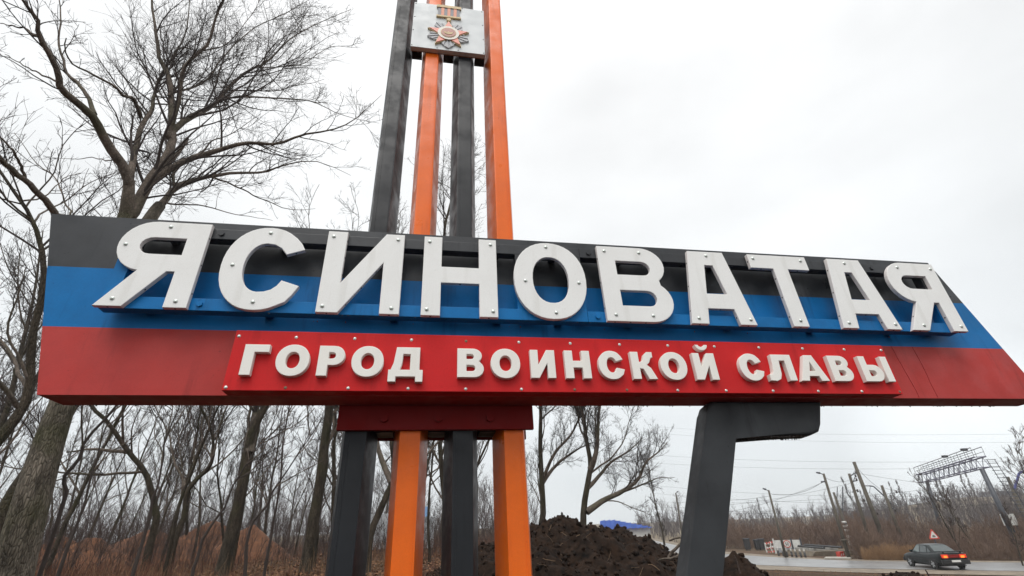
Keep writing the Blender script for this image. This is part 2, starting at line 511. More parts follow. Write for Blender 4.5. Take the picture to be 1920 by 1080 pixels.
# letters ----------------------------------------------------------
def arc(cx, cy, rx, ry, a0, a1, n=10, p=2.0):
    out = []
    for i in range(n + 1):
        t = R(a0 + (a1 - a0) * i / n)
        c, s = math.cos(t), math.sin(t)
        out.append((cx + rx * math.copysign(abs(c) ** (2 / p), c), cy + ry * math.copysign(abs(s) ** (2 / p), s)))
    return out
def YA():
    o = [(.81, 1)] + arc(.30, .70, .30, .30, 90, 262, 14) + [(.0, 0), (.245, 0), (.525, .4), (.60, .4), (.60, 0), (.81, 0)]
    return [o, [(.61, .8), (.61, .6)] + arc(.31, .70, .11, .10, 270, 90, 8)]
def ES(w=.79):
    o = [(.78, .735), (.74, .81), (.68, .88)] + arc(.40, .5, .40, .50, 62, 298, 26, 2.15) + [(.68, .10), (.735, .18), (.79, .29), (.61, .35), (.575, .285), (.525, .237), (.465, .213)]
    inn = arc(.405, .5, .19, .293, 268, 92, 18, 2.1)
    return [o + inn + [(.475, .783), (.545, .742), (.605, .665)]]
GL = {
 'Я': YA(), 'С': ES(),
 'И': [[(0, 0), (0, 1), (.205, 1), (.2, .35), (.62, 1), (.82, 1), (.82, 0), (.62, 0), (.615, .62), (.21, 0)]],
 'Н': [[(0, 0), (0, 1), (.2, 1), (.2, .605), (.615, .605), (.615, 1), (.815, 1), (.815, 0), (.615, 0), (.615, .4), (.2, .4), (.2, 0)]],
 'О': [arc(.42, .5, .42, .5, 0, 351, 39, 2.15), arc(.425, .5, .208, .30, 0, 346, 29, 2.2)],
 'В': [[(0, 0), (0, 1)] + arc(.54, .745, .275, .255, 90, -50, 12) + arc(.55, .27, .285, .27, 52, -90, 12),
       [(.21, .8)] + arc(.53, .705, .10, .095, 90, -90, 8) + [(.21, .61)], [(.21, .4)] + arc(.54, .30, .10, .10, 90, -90, 8) + [(.21, .2)]],
 'А': [[(.17, 1), (.645, 1), (.82, 0), (.61, 0), (.58, .2), (.25, .2), (.213, 0), (0, 0)], [(.355, .8), (.465, .8), (.545, .4), (.285, .4)]],
 'Т': [[(0, 1), (.82, 1), (.82, .8), (.515, .8), (.515, 0), (.31, 0), (.31, .8), (0, .8)]],
}
def glyph_mesh(name, polys, sx, sy, thick, bevel, mats):
    cu = bpy.data.curves.new(name, 'CURVE')
    cu.dimensions = '2D'; cu.fill_mode = 'BOTH'
    cu.extrude = thick / 2 - bevel; cu.bevel_depth = bevel; cu.bevel_resolution = 1; cu.offset = -bevel
    for pl in polys:
        s = cu.splines.new('POLY'); s.points.add(len(pl) - 1); s.use_cyclic_u = True
        for pt, (x, y) in zip(s.points, pl): pt.co = (x * sx, y * sy, 0, 1)
    o = bpy.data.objects.new(name, cu); C.objects.link(o)
    dg = bpy.context.evaluated_depsgraph_get()
    me = bpy.data.meshes.new_from_object(o.evaluated_get(dg))
    bpy.data.objects.remove(o); bpy.data.curves.remove(cu)
    me.name = name
    co = np.empty(len(me.vertices) * 3, np.float32); me.vertices.foreach_get('co', co)
    co = co.reshape(-1, 3)
    me.vertices.foreach_set('co', np.stack([co[:, 0], -co[:, 2], co[:, 1]], 1).ravel())
    me.materials.clear()
    for q in mats: me.materials.append(q)
    me.update()
    if len(mats) > 1:
        for p in me.polygons: p.material_index = 0 if p.normal.y < -0.9 else 1
    me.polygons.foreach_set('use_smooth', np.zeros(len(me.polygons), bool))
    return me
def dome_mesh(name, r, h, seg=10, hole=False):
    bm = bmesh.new(); prev = None
    for k in range(4):
        t = k / 3 * PI / 2
        ring = [bm.verts.new((r * math.cos(t) * math.cos(q), -h * math.sin(t), r * math.cos(t) * math.sin(q))) for q in [2 * PI * i / seg for i in range(seg)]] if k < 3 else [bm.verts.new((0, -h, 0))]
        if prev:
            for i in range(seg):
                if k < 3: bm.faces.new((prev[i], prev[(i + 1) % seg], ring[(i + 1) % seg], ring[i]))
                else: bm.faces.new((prev[i], prev[(i + 1) % seg], ring[0]))
        prev = ring
    return mesh_bm(name, bm, True)
dome = dome_mesh('screw', 0.0165, 0.011); dome.materials.append(M_zinc)
pit = dome_mesh('side_screw', 0.0075, 0.003, 6); pit.materials.append(M_dark)
SC = {'Я': [(.42, .94), (.07, .7), (.15, .08), (.7, .07)], 'С': [(.4, .93), (.11, .51), (.39, .09)],
      'И': [(.06, .93), (.75, .93), (.06, .07), (.74, .07)], 'Н': [(.06, .93), (.75, .93), (.06, .07), (.76, .07)],
      'О': [(.4, .94), (.13, .47), (.75, .47), (.45, .08)], 'В': [(.09, .93), (.53, .93), (.11, .08), (.55, .08)],
      'А': [(.41, .94), (.1, .07), (.75, .07)], 'Т': [(.07, .94), (.74, .94), (.42, .08)],
      'Я2': [(.23, .92), (.75, .92), (.19, .07), (.74, .07)]}
WORD = [('Я', -2.276), ('С', -1.554), ('И', -.842), ('Н', -.094), ('О', .629), ('В', 1.367), ('А', 2.090), ('Т', 2.799), ('А', 3.499), ('Я', 4.199)]
gm = {}
for i, (ch, u) in enumerate(WORD):
    if ch not in gm: gm[ch] = glyph_mesh('letter', GL[ch], LH, LH, 0.037, 0.004, [M_white, M_edge])
    o = link('letter', gm[ch], None, sign, L(u, BASE, D0 + 0.0185))
    o['label'] = 'large white letter ' + ch + ' of the upper word'
    for (sx, sy) in SC['Я2' if i == 9 else ch]:
        link('screw', dome, None, o, (sx * LH, -0.0185, sy * LH))
    # screws through the edges of the letter
    for poly in GL[ch][:1]:
        n = len(poly)
        for k in range(n):
            (x0, y0), (x1, y1) = poly[k], poly[(k + 1) % n]
            ln = math.hypot(x1 - x0, y1 - y0)
            if ln < 0.17: continue
            cx = sum(p[0] for p in poly) / n
            nxv, nyv = (y1 - y0) / ln, -(x1 - x0) / ln
            area = sum(poly[q][0] * poly[(q + 1) % n][1] - poly[(q + 1) % n][0] * poly[q][1] for q in range(n))
            if area < 0: nxv, nyv = -nxv, -nyv
            for f in ((0.5,) if ln < 0.5 else (0.17, 0.5, 0.83)):
                s = link('side_screw', pit, None, o, ((x0 + (x1 - x0) * f) * LH, 0.001, (y0 + (y1 - y0) * f) * LH))
                s.rotation_euler = Vector((0, -1, 0)).rotation_difference(Vector((nxv, 0, nyv))).to_euler()

dRb = dBk + 0.082
# rails that carry the letters ------------------------------------
def rail(u0, u1, v0, v1, m_):
    bm = bmesh.new(); box(bm, u0, u1, dBk + 0.0005, dRb, v0, v1, 0.004)
    return sobj('letter_rail', bm, m_)
seams = [-2.262, -1.72, 1.222, 4.035, 4.716]
for (v0, v1, m_) in ((2.257, 2.349, M_black), (1.644, 1.739, M_blue)):
    for s0, s1 in ((-2.262, 1.2205), (1.2225, 4.716)):
        r_ = rail(s0, s1, v0, v1, m_)
        for u in ((-1.63,) if s0 < 0 else (1.303, 4.12)):
            bm = bmesh.new()
            vv = (v0 + v1) / 2
            cyl(bm, (u, dBk - 0.012, vv), (u, dBk + 0.004, vv), 0.021, seg=6)
            sobj('bolt', bm, m_, r_)
for (u0, u1) in ((-2.2615, -2.172), (.655, .745), (1.12, 1.2195), (4.62, 4.7155)):
    bm = bmesh.new()
    box(bm, u0, u1, dBk + 0.002, dRb - 0.002, 1.7395, 2.2565)
    # the uprights change colour with the board behind them
    g = bmesh.ops.bisect_plane(bm, geom=bm.verts[:] + bm.edges[:] + bm.faces[:], plane_co=(0, 0, 2.06 if u0 < 0 else 2.0), plane_no=(0, 0, 1))
    for f in bm.faces: f.material_index = 0 if f.calc_center_median().z < (2.06 if u0 < 0 else 2.0) else 1
    sobj('rail_upright', bm, [M_blue, M_black])

for u in (-2.0, -1.2, -.3, .5, 1.0, 1.6, 2.5, 3.3, 4.1, 4.55):
    for v0, v1, m_ in ((2.28, 2.325, M_black), (1.67, 1.715, M_blue)):
        bm = bmesh.new(); box(bm, u - .03, u + .03, dRb + .0005, dB - .0005, v0, v1)
        sobj('rail_spacer', bm, m_)

# subtitle panel --------------------------------------------------
bm = bmesh.new()
box(bm, -1.362, 3.885, dP, dB - 0.001, 1.083, 1.519, 0.004)
panel = sobj('subtitle_panel', bm, M_plate)
small_screw = dome_mesh('screw', 0.0125, 0.006, 8); small_screw.materials.append(M_zinc)
rusty = dome_mesh('screw', 0.0115, 0.005, 8); rusty.materials.append(mat('rusty_screw', (0.20, 0.13, 0.08), 0.6, 0.3, 60))
for i, u in enumerate([-1.338, -.958, -.556, -.151, .252, .656, 1.063, 1.467, 1.875, 2.283, 2.685, 3.093, 3.494, 3.861]):
    link('screw', rusty if i in (4,) else small_screw, None, panel, L(u, 1.474, dP))
for i, u in enumerate([-1.34, -.966, -.559, -.154, .25, .656, 1.057, 1.466, 1.877, 2.284, 2.691, 3.096, 3.5, 3.861]):
    link('screw', rusty if i in (1, 6, 7, 13) else small_screw, None, panel, L(u, 1.103, dP))
def SO(w): return [arc(w / 2, .5, w / 2, .52, 0, 350, 35, 2.1), arc(w / 2, .5, w * .205, .27, 0, 345, 23, 2.1)]
SG = {
 'Г': (.73, [[(0, 0), (0, 1), (.73, 1), (.73, .745), (.31, .745), (.31, 0)]]),
 'О': (.99, SO(.99)),
 'Р': (.80, [[(0, 0), (0, 1)] + arc(.47, .675, .33, .325, 90, -90, 12) + [(.31, .35), (.31, 0)], [(.31, .78)] + arc(.42, .675, .10, .105, 90, -90, 7) + [(.31, .57)]]),
 'Д': (1.10, [[(.22, 1), (.97, 1), (.97, .23), (1.08, .23), (1.08, -.17), (.85, -.17), (.85, 0), (.24, 0), (.24, -.17), (0, -.17), (0, .23), (.07, .23), (.15, .45)], [(.44, .76), (.67, .76), (.67, .23), (.36, .23), (.42, .45)]]),
 'В': (.88, [[(0, 0), (0, 1)] + arc(.51, .745, .30, .255, 90, -48, 10) + arc(.55, .29, .32, .29, 48, -90, 10), [(.30, .80)] + arc(.46, .715, .085, .085, 90, -90, 6) + [(.30, .63)], [(.30, .42)] + arc(.49, .315, .10, .105, 90, -90, 6) + [(.30, .21)]]),
 'И': (.84, [[(0, 0), (0, 1), (.27, 1), (.27, .47), (.57, 1), (.85, 1), (.85, 0), (.58, 0), (.58, .53), (.28, 0)]]),
 'Н': (.90, [[(0, 0), (0, 1), (.29, 1), (.29, .63), (.61, .63), (.61, 1), (.90, 1), (.90, 0), (.61, 0), (.61, .38), (.29, .38), (.29, 0)]]),
 'С': (.92, [[(.90, .70), (.83, .83)] + arc(.47, .5, .47, .52, 58, 302, 22, 2.1) + [(.85, .16), (.92, .34), (.64, .40), (.60, .31), (.54, .245)] + arc(.47, .5, .175, .275, 272, 88, 14, 2.1) + [(.55, .755), (.605, .70), (.64, .63)]]),
 'К': (.86, [[(0, 0), (0, 1), (.29, 1), (.29, .62), (.42, .66), (.52, .92), (.62, 1.0), (.82, 1), (.82, .80), (.74, .77), (.66, .60), (.56, .52), (.70, .40), (.88, 0), (.57, 0), (.42, .36), (.29, .39), (.29, 0)]]),
 'Л': (1.07, [[(.27, 1), (1.07, 1), (1.07, 0), (.78, 0), (.78, .76), (.55, .76), (.50, .25), (.42, .06), (.25, -.02), (0, .0), (0, .23), (.12, .24), (.19, .34), (.24, .6)]]),
 'А': (1.14, [[(.40, 1), (.73, 1), (1.14, 0), (.82, 0), (.76, .18), (.37, .18), (.31, 0), (0, 0)], [(.565, .74), (.68, .38), (.45, .38)]]),
 'Ы': (1.27, [[(0, 0), (0, 1), (.29, 1), (.29, .66)] + arc(.55, .33, .33, .33, 90, -90, 10), [(.29, .44)] + arc(.48, .325, .10, .105, 90, -90, 6) + [(.29, .21)]]),
 'I': (.3, [[(0, 0), (0, 1), (.29, 1), (.29, 0)]]),
 '˘': (.5, [arc(.24, 1.34, .24, .22, 180, 360, 10) + arc(.24, 1.34, .12, .08, 360, 180, 8)]),
}
SH = 0.2215
ROW = [('Г', -1.266), ('О', -1.052), ('Р', -.777), ('О', -.553), ('Д', -.297), ('В', .186), ('О', .430), ('И', .727), ('Н', .991), ('С', 1.255), ('К', 1.520), ('О', 1.757), ('Й', 2.04), ('С', 2.431), ('Л', 2.672), ('А', 2.949), ('В', 3.252), ('Ы', 3.545)]
sm = {}
def small(ch):
    if ch not in sm: sm[ch] = glyph_mesh('small_letter', SG[ch][1], SH, SH, 0.0425, 0.003, [M_small])
    return sm[ch]
dm = (dF + dP) / 2
for ch, u in ROW:
    o = link('small_letter', small('И' if ch == 'Й' else ch), None, panel, L(u, 1.1755, dm - 0.0005))
    o['label'] = 'small white letter ' + ch + ' of the lower line'
    if ch == 'Й':
        o = link('breve', small('˘'), None, panel, L(u + 0.045, 1.172, dm - 0.0005))
    if ch == 'Ы':
        link('small_letter_stroke', small('I'), None, panel, L(u + 0.214, 1.1755, dm - 0.0005))

# columns ---------------------------------------------------------
CD = 0.25
cols = [(-.598, -.446, M_coal, 'dark grey'), (-.208, -.060, M_orange, 'orange'), (.181, .330, M_coal, 'dark grey'), (.568, .718, M_orange, 'orange')]
TOPV = 8.6
for (u0, u1, m_, cn) in cols:
    bm = bmesh.new()
    sp = 0.056
    g = 0.004
    sec = [(u0, 0.002), (u0 + .012, 0.0), (u1 - .012, 0.0), (u1, 0.002), (u1 + sp, CD), (u1 + sp, CD + .035), (u0 - sp, CD + .035), (u0 - sp, CD)]
    lo = [bm.verts.new((x, dC + g + y, -2.0)) for x, y in sec]
    hi = [bm.verts.new((x, dC + g + y, TOPV)) for x, y in sec]
    n = len(sec)
    for i in range(n): bm.faces.new((lo[i], lo[(i + 1) % n], hi[(i + 1) % n], hi[i]))
    bm.faces.new(hi); bm.faces.new(lo[::-1])
    # shallow raised ridges along the face
    for du in ((.028, .034) if m_ is M_coal else (.125, .131),):
        box(bm, u0 + du[0], u0 + du[1], dC + g - 0.0035, dC + g + 0.004, -1.9, TOPV - .01)
    o = sobj('column', bm, m_)
    o['label'] = cn + ' steel column'

# bracket under the board
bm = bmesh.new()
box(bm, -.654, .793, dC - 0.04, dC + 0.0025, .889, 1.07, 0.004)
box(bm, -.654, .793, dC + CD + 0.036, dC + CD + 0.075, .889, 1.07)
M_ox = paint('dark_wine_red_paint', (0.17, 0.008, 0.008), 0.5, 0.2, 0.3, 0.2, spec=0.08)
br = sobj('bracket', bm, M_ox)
bm = bmesh.new(); box(bm, -.650, .789, dC - 0.0375, dC + CD + .0355, .90, .915)
bmesh.ops.translate(bm, verts=bm.verts[:], vec=(0, 0, 0))
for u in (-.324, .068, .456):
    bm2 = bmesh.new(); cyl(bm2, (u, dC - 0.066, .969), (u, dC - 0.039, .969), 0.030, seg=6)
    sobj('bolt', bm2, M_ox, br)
bm.free()
for v0, v1 in ((.894, .93), (5.52, 5.58)):
    for i in range(3):
        bm = bmesh.new()
        box(bm, cols[i][1] + .057, cols[i + 1][0] - .057, dC + 0.06, dC + 0.24, v0, v1)
        sobj('tie_bar', bm, M_coal)

# medal plate -----------------------------------------------------
dM = dC - 0.06
k_ = dM / (dC - 0.1)
bm = bmesh.new()
box(bm, -.388, .490, dM, dM + 0.055, 5.34, 6.24, 0.004)
mp_ = sobj('medal_plate', bm, M_panel)
bm = bmesh.new(); box(bm, -.386, .488, dM + 0.0555, dM + 0.063, 5.335, 6.235)
sobj('plate_edging', bm, mat('rusty_edging', (0.23, 0.10, 0.05), 0.7, 0.3, 30), mp_)
def mplate(name, pts, d0, d1, m_):
    bm = bmesh.new(); prism(bm, [((u + .0) , v) for u, v in pts], d0, d1)
    return sobj(name, bm, m_, mp_)
cu_, cv_ = .047, 5.626
RS = .262
def starpts(r0, r1, n, rot=90):
    return [(cu_ + (r0 if i % 2 == 0 else r1) * math.cos(R(rot + i * 180 / n)), cv_ + (r0 if i % 2 == 0 else r1) * math.sin(R(rot + i * 180 / n))) for i in range(2 * n)]
def ray_fan():
    bm = bmesh.new()
    for q in range(5):
        a0 = 90 + 36 + 72 * q
        tip = RS * 1.0
        n = 8
        for i in range(n):
            aa, ab = a0 - 28 + 56 * i / n, a0 - 28 + 56 * (i + 1) / n
            def rad(a): return tip * (1 - 0.30 * abs(a - a0) / 28)
            z0 = dM - 0.014 - (0.008 if i % 2 else 0)
            p_ = [(cu_ + .12 * math.cos(R(aa)), cv_ + .12 * math.sin(R(aa))), (cu_ + rad(aa) * math.cos(R(aa)), cv_ + rad(aa) * math.sin(R(aa))),
                  (cu_ + rad(ab) * math.cos(R(ab)), cv_ + rad(ab) * math.sin(R(ab))), (cu_ + .12 * math.cos(R(ab)), cv_ + .12 * math.sin(R(ab)))]
            prism(bm, p_, z0, dM - 0.0005)
    return bm
rays = sobj('silver_rays', ray_fan(), M_silver, mp_)
mplate('star_border', starpts(RS * 1.01, RS * .44, 5), dM - 0.024, dM - 0.001, M_gold)
mplate('star', starpts(RS * .93, RS * .385, 5), dM - 0.032, dM - 0.0235, M_star)
mplate('medal_ring', arc(cu_, cv_, .130, .130, 0, 345, 23), dM - 0.038, dM - 0.0318, M_cream)
mplate('medal_ring_edge', arc(cu_, cv_, .094, .094, 0, 345, 23), dM - 0.041, dM - 0.0379, M_gold)
mplate('medal_centre', arc(cu_, cv_, .086, .086, 0, 345, 23), dM - 0.044, dM - 0.0409, M_badge)
mplate('medal_motif', [(cu_ + x, cv_ + y) for x, y in [(-.06, .015), (-.02, -.005), (0, .012), (.02, -.005), (.06, .015), (.045, -.03), (.0, -.045), (-.045, -.03)]], dM - 0.047, dM - 0.0439, M_gold)
bm = bmesh.new(); cyl(bm, (cu_, dM - 0.03, 5.915), (cu_, dM - 0.001, 5.915), .028, seg=12)
sobj('medal_loop', bm, M_gold, mp_)
for (v0, v1) in ((6.165, 6.215), (5.965, 5.995)):
    bm = bmesh.new(); box(bm, -.108, .197, dM - 0.024, dM - 0.001, v0, v1); sobj('ribbon_bar', bm, M_gold, mp_)
for i in range(7):
    w = .27 / 7
    bm = bmesh.new(); box(bm, -.09 + i * w + .0005, -.09 + (i + 1) * w - .0005, dM - 0.016 - (0.003 if i % 2 else 0), dM - 0.001, 5.9955, 6.1645)
    sobj('ribbon_stripe', bm, M_rib_o if i % 2 else M_rib_g, mp_)
tiny = dome_mesh('screw', 0.008, 0.005, 6); tiny.materials.append(M_dark)
for (u, v) in [(-.37, 6.21), (-.10, 6.225), (.21, 6.225), (.465, 6.21), (.47, 5.92), (.475, 5.63), (.475, 5.365), (.17, 5.365), (-.08, 5.362), (-.375, 5.365), (-.375, 5.66), (-.37, 5.93)]:
    link('screw', tiny, None, mp_, L(u, v, dM))

# slanted support leg --------------------------------------------
dL = dB + 0.085
prof = [(2.26, 1.075), (3.262, 1.075), (3.185, .885), (3.145, .828), (3.07, .802), (2.364, .802), (1.372, -1.75), (1.085, -1.75), (2.19, .985), (2.218, 1.045)]
bm = bmesh.new()
prism(bm, prof, dL, dL + 0.17)
fr = [f for f in bm.faces if abs(f.normal.y) > 0.9 or True]
es = [ed for ed in bm.edges if len(ed.link_faces) == 2 and any(len(f.verts) > 6 for f in ed.link_faces)]
bmesh.ops.bevel(bm, geom=es, offset=0.026, segments=3, affect='EDGES', profile=0.5)
leg = sobj('support_leg', bm, M_leg)

# rain drops hanging from the lower edges -------------------------
bm = bmesh.new()
def drop(u, d, v, r):
    M = Matrix.Translation((u, d, v)) @ Matrix.Diagonal((r, r, r * 1.5, 1))
    bmesh.ops.create_icosphere(bm, subdivisions=1, radius=1, matrix=M)
for i in range(70):
    drop(random.uniform(2.42, 3.05), dL + random.choice((.035, .135)), .800 - random.uniform(.001, .004), random.uniform(.004, .008))
for i in range(120):
    drop(random.uniform(-2.4, 5.4), dC - random.uniform(.004, .012), 1.077, random.uniform(.003, .0065))
for i in range(26):
    u = random.uniform(-2.2, 4.6); drop(u, random.choice((dBk + .01, dB - .02)), 1.642, random.uniform(.003, .006))
o = sobj('rain_drops', bm, M_water, smooth=True); o['kind'] = 'stuff'
# ------------------------------------------------------------------ bare trees
def spawn(P, Rr, per, t0, t1, lr, ang, rr_, n, up_=0.25, wob=0.18, minr=0.0025, lpow=0.5, absl=None, seed=0, rel=True):
    """children of a batch of branches. P (B,n,3)"""
    rg = np.random.default_rng(seed)
    B, m_, _ = P.shape
    seg = np.linalg.norm(np.diff(P, axis=1), axis=2); Lp = seg.sum(1)
    if isinstance(per, (int, float)): cnt = np.clip(np.round(per * Lp / Lp.mean()), 1, 1.5 * per).astype(int)
    else: cnt = np.asarray(per, int)
    idx = np.repeat(np.arange(B), cnt)
    N = len(idx)
    if N == 0: return np.zeros((0, n, 3)), np.zeros((0, n))
    t = t0 + (t1 - t0) * (0.97 * rg.random(N))
    fi = t * (m_ - 1); i0 = np.minimum(fi.astype(int), m_ - 2); w = (fi - i0)[:, None]
    st = P[idx, i0] * (1 - w) + P[idx, i0 + 1] * w
    tan = P[idx, i0 + 1] - P[idx, i0]; tan /= np.linalg.norm(tan, axis=1, keepdims=True) + 1e-9
    rad = Rr[idx, i0] * (1 - w[:, 0]) + Rr[idx, i0 + 1] * w[:, 0]
    rv = rg.normal(size=(N, 3)); rv -= (rv * tan).sum(1, keepdims=True) * tan; rv /= np.linalg.norm(rv, axis=1, keepdims=True) + 1e-9
    an = np.radians(rg.normal(ang, 11, N))[:, None]
    d = tan * np.cos(an) + rv * np.sin(an)
    d[:, 2] += up_ * rg.random(N); d /= np.linalg.norm(d, axis=1, keepdims=True)
    ln = (absl if absl is not None else Lp[idx] * lr) * (1 - lpow * t) * rg.uniform(0.6, 1.25, N)
    Pn = np.zeros((N, n, 3)); Pn[:, 0] = st
    step = (ln / (n - 1))[:, None]
    for k in range(1, n):
        d = d + rg.normal(size=(N, 3)) * wob + np.array([0, 0, up_ * 0.22])
        d /= np.linalg.norm(d, axis=1, keepdims=True)
        Pn[:, k] = Pn[:, k - 1] + d * step
    rs = np.maximum(np.minimum(rad * rr_, ln * .013), minr)[:, None]
    s = np.linspace(0, 1, n)[None]
    Rn = np.maximum(rs * (1 - 0.78 * s), minr * 0.6)
    return Pn, Rn

def resample(pts, n):
    pts = np.array([list(p) for p in pts], float)
    q = np.vstack([2 * pts[0] - pts[1], pts, 2 * pts[-1] - pts[-2]])
    out = []
    m_ = len(pts)
    for s in np.linspace(0, m_ - 1, n):
        i = min(int(s), m_ - 2); f = s - i
        a, b, c, d = q[i], q[i + 1], q[i + 2], q[i + 3]
        out.append(0.5 * ((2 * b) + (c - a) * f + (2 * a - 5 * b + 4 * c - d) * f * f + (3 * b - a - 3 * c + d) * f ** 3))
    return np.array(out)

def limb(pts, r0, r1, n=18, wob=0.0, seed=0):
    P = resample(pts, n)
    if wob:
        rg = np.random.default_rng(seed); w = np.cumsum(rg.normal(size=(n, 3)), 0) * wob; w -= np.linspace(0, 1, n)[:, None] * w[-1]; P = P + w
    s = np.linspace(0, 1, n) ** 0.8
    return P, r0 + (r1 - r0) * s

def tree_obj(name, base, trunk, limbs, twig_levels, label, cat='tree', group=None, mt=None, mtw=None, kt=10):
    """trunk: list of (P,R); limbs: list of (P,R); twig_levels: list of (P,R,k)"""
    root = empty(name, base)
    tag(root, label, cat, group)
    b = np.array(base)
    g = Geo()
    for P, Rr in trunk: g.add(*tubes((P - b)[None], Rr[None], kt))
    link('trunk', g.mesh('trunk'), mt or M_barkB, root)
    g = Geo()
    for P, Rr in limbs: g.add(*tubes((P - b)[None], Rr[None], 7))
    ng = 0
    for P, Rr, k in twig_levels:
        if len(P): g.add(*tubes(P - b, Rr, k))
    if g.V:
        me = g.mesh('crown')
        nf = sum(len(P) for P, _ in [(None,)] if 0) if 0 else 0
        me.materials.append(mtw or M_twig); me.materials.append(M_limb)
        # limbs keep bark, twigs are darker
        nl = sum((len(P) - 1) * 7 for P, _ in limbs)
        mi = np.zeros(len(me.polygons), np.int32); mi[:nl] = 1
        me.polygons.foreach_set('material_index', mi)
        link('crown', me, None, root)
    return root

def twigs_from(limbs, seed, l1=(7, .42), l2=(6, .5), l3=(5, .5), up_=0.25, minr=0.0035, t0=0.2, ang=40, n1=8, wob=.12):
    out = []
    for i, (P, Rr) in enumerate(limbs):
        ln = np.linalg.norm(np.diff(P, axis=0), axis=1).sum()
        c1 = max(2, int(l1[0] * ln / 4))
        A, RA = spawn(P[None], Rr[None], [c1], t0, 1.0, l1[1], ang, .5, n1, up_, wob, minr * 2, .5, seed=seed * 91 + i)
        out.append((A, RA))
    A = np.concatenate([o[0] for o in out]); RA = np.concatenate([o[1] for o in out])
    lv = [(A, RA, 5)]
    if l2:
        Bq, RB = spawn(A, RA, l2[0], .15, 1.0, l2[1], 42, .55, 6, up_, wob, minr * 1.35, .45, seed=seed * 91 + 50)
        lv.append((Bq, RB, 3))
        if l3:
            D_, RD = spawn(Bq, RB, l3[0], .15, 1.0, l3[1], 42, .6, 4, up_, wob, minr, .4, seed=seed * 91 + 70)
            lv.append((D_, RD, 3))
    return lv

M_drip = paint('drip_line_paint', (0.30, 0.015, 0.018), 0.2)
for u_ in (4.10, 4.32):
    v_ = 1.56; pts_ = []
    while v_ > 1.085:
        pts_.append((u_, dB - 0.0008, v_)); v_ -= random.uniform(.05, .09); u_ += random.uniform(-.004, .010)
    pts_.append((u_, dB - 0.0008, 1.085))
    Pd = resample(pts_, 20)
    Vd, Fd = tubes((Pd - np.array([U0, DD0, V0]))[None], np.full((1, 20), .0022), 5)
    link('drip_line', mesh_np('drip_line', Vd, Fd, True), M_drip, sign)

# tree A : the big one on the left --------------------------------
zA = lambda x, y: (x / 2.25, y / 2.25)
def PL(pts, r0, dr):
    """limb drawn as directions with a range that moves by dr along it"""
    n = len(pts)
    return [far(*zA(*p), r0 + dr * i / (n - 1)) for i, p in enumerate(pts)]
RA0 = 8.6
baseA = onz(4, 1200, 0.35)
base_r = math.hypot(baseA.x, baseA.y)
def pr(px, py, r): return far(px, py, r)
trunkA = [pr(-30, 1300, RA0), pr(20, 1085, RA0), pr(62, 930, RA0 - .02), pr(92, 830, RA0 - .02), pr(122, 745, RA0), pr(160, 640, RA0 + .1), pr(200, 520, RA0 + .2), pr(236, 405, RA0 + .25)]
baseA = Vector((trunkA[0].x, trunkA[0].y, gz(trunkA[0].x, trunkA[0].y) - .1))
tA = limb([baseA] + trunkA[1:], .47, .165, 26)
tA[1][:] = np.interp(np.linspace(0, 1, 26), [0, .1, .35, .55, .8, 1], [.26, .205, .168, .140, .122, .105])
forkR = limb([pr(175, 600, RA0 + .15), pr(225, 500, RA0 + .5), pr(285, 405, RA0 + .9), pr(300, 385, RA0 + 1.0)], .125, .09, 10)
LA = []
def snap(pt, rstart):
    d = (far(*pt, 5.0) - CAM).normalized(); best = None
    for P_, R_ in [tA, forkR] + LA:
        for q_ in P_:
            v_ = Vector(q_) - CAM; a_ = v_.angle(d)
            if best is None or a_ < best[0]: best = (a_, math.hypot(v_.x, v_.y), Vector(q_))
    return (best[1], best[2]) if best[0] < R(2.6) else (rstart, None)
def LM(pts, dr, r0, r1, rstart=RA0 + .3, n=20):
    rstart, root_pt = snap(zA(*pts[0]), rstart)
    pl = PL(pts, rstart, dr)
    if root_pt is not None and (pl[0] - root_pt).length > .06: pl = [root_pt] + pl
    LA.append(limb(pl, r0 * .76, r1 * .7, n, .012, len(LA)))
LM([(530, 905), (545, 800), (520, 700), (470, 610), (430, 530), (385, 470), (300, 400), (265, 350), (262, 300), (215, 220), (165, 150), (150, 80), (90, 0), (70, -60)], -1.5, .125, .018)
LM([(395, 480), (370, 410), (330, 350), (280, 290), (250, 200), (255, 100), (250, 0)], 1.0, .05, .012, RA0)
LM([(262, 350), (180, 310), (100, 270), (20, 228)], .5, .03, .006, RA0 - .8)
LM([(165, 165), (100, 130), (0, 98)], .5, .03, .008, RA0 - 1)
LM([(548, 790), (570, 640), (598, 540), (645, 470), (655, 400), (680, 320), (735, 240), (790, 130), (800, 0)], 1.8, .085, .014)
LM([(600, 500), (560, 420), (515, 400), (480, 360), (380, 310), (300, 250), (280, 160)], -1.2, .05, .01, RA0 + .8)
LM([(545, 895), (610, 765), (680, 660), (715, 570), (720, 480), (715, 380), (705, 300), (670, 240), (655, 150), (645, 80), (640, -40)], .6, .14, .025)
LM([(716, 560), (760, 400), (790, 280), (880, 200), (910, 100), (950, 0), (960, -60)], -1.4, .07, .018, RA0 + .5)
LM([(728, 570), (800, 495), (850, 470), (920, 430), (960, 380), (1050, 310), (1110, 280), (1180, 220), (1240, 160), (1350, 100), (1480, 40)], 1.4, .09, .009, RA0 + .5)
LM([(610, 790), (700, 700), (790, 585)], .3, .075, .05, RA0 + .3, 8)
LM([(655, 755), (780, 680), (900, 640), (980, 610), (1080, 600), (1180, 610), (1280, 575), (1400, 550), (1500, 500), (1610, 400)], -1.0, .085, .006)
LM([(950, 410), (1080, 400), (1230, 410), (1330, 420), (1450, 480), (1600, 520)], 1.0, .04, .006, RA0 + 1.0)
LM([(1110, 285), (1280, 270), (1400, 200), (1510, 200)], .6, .025, .006, RA0 + 1.3)
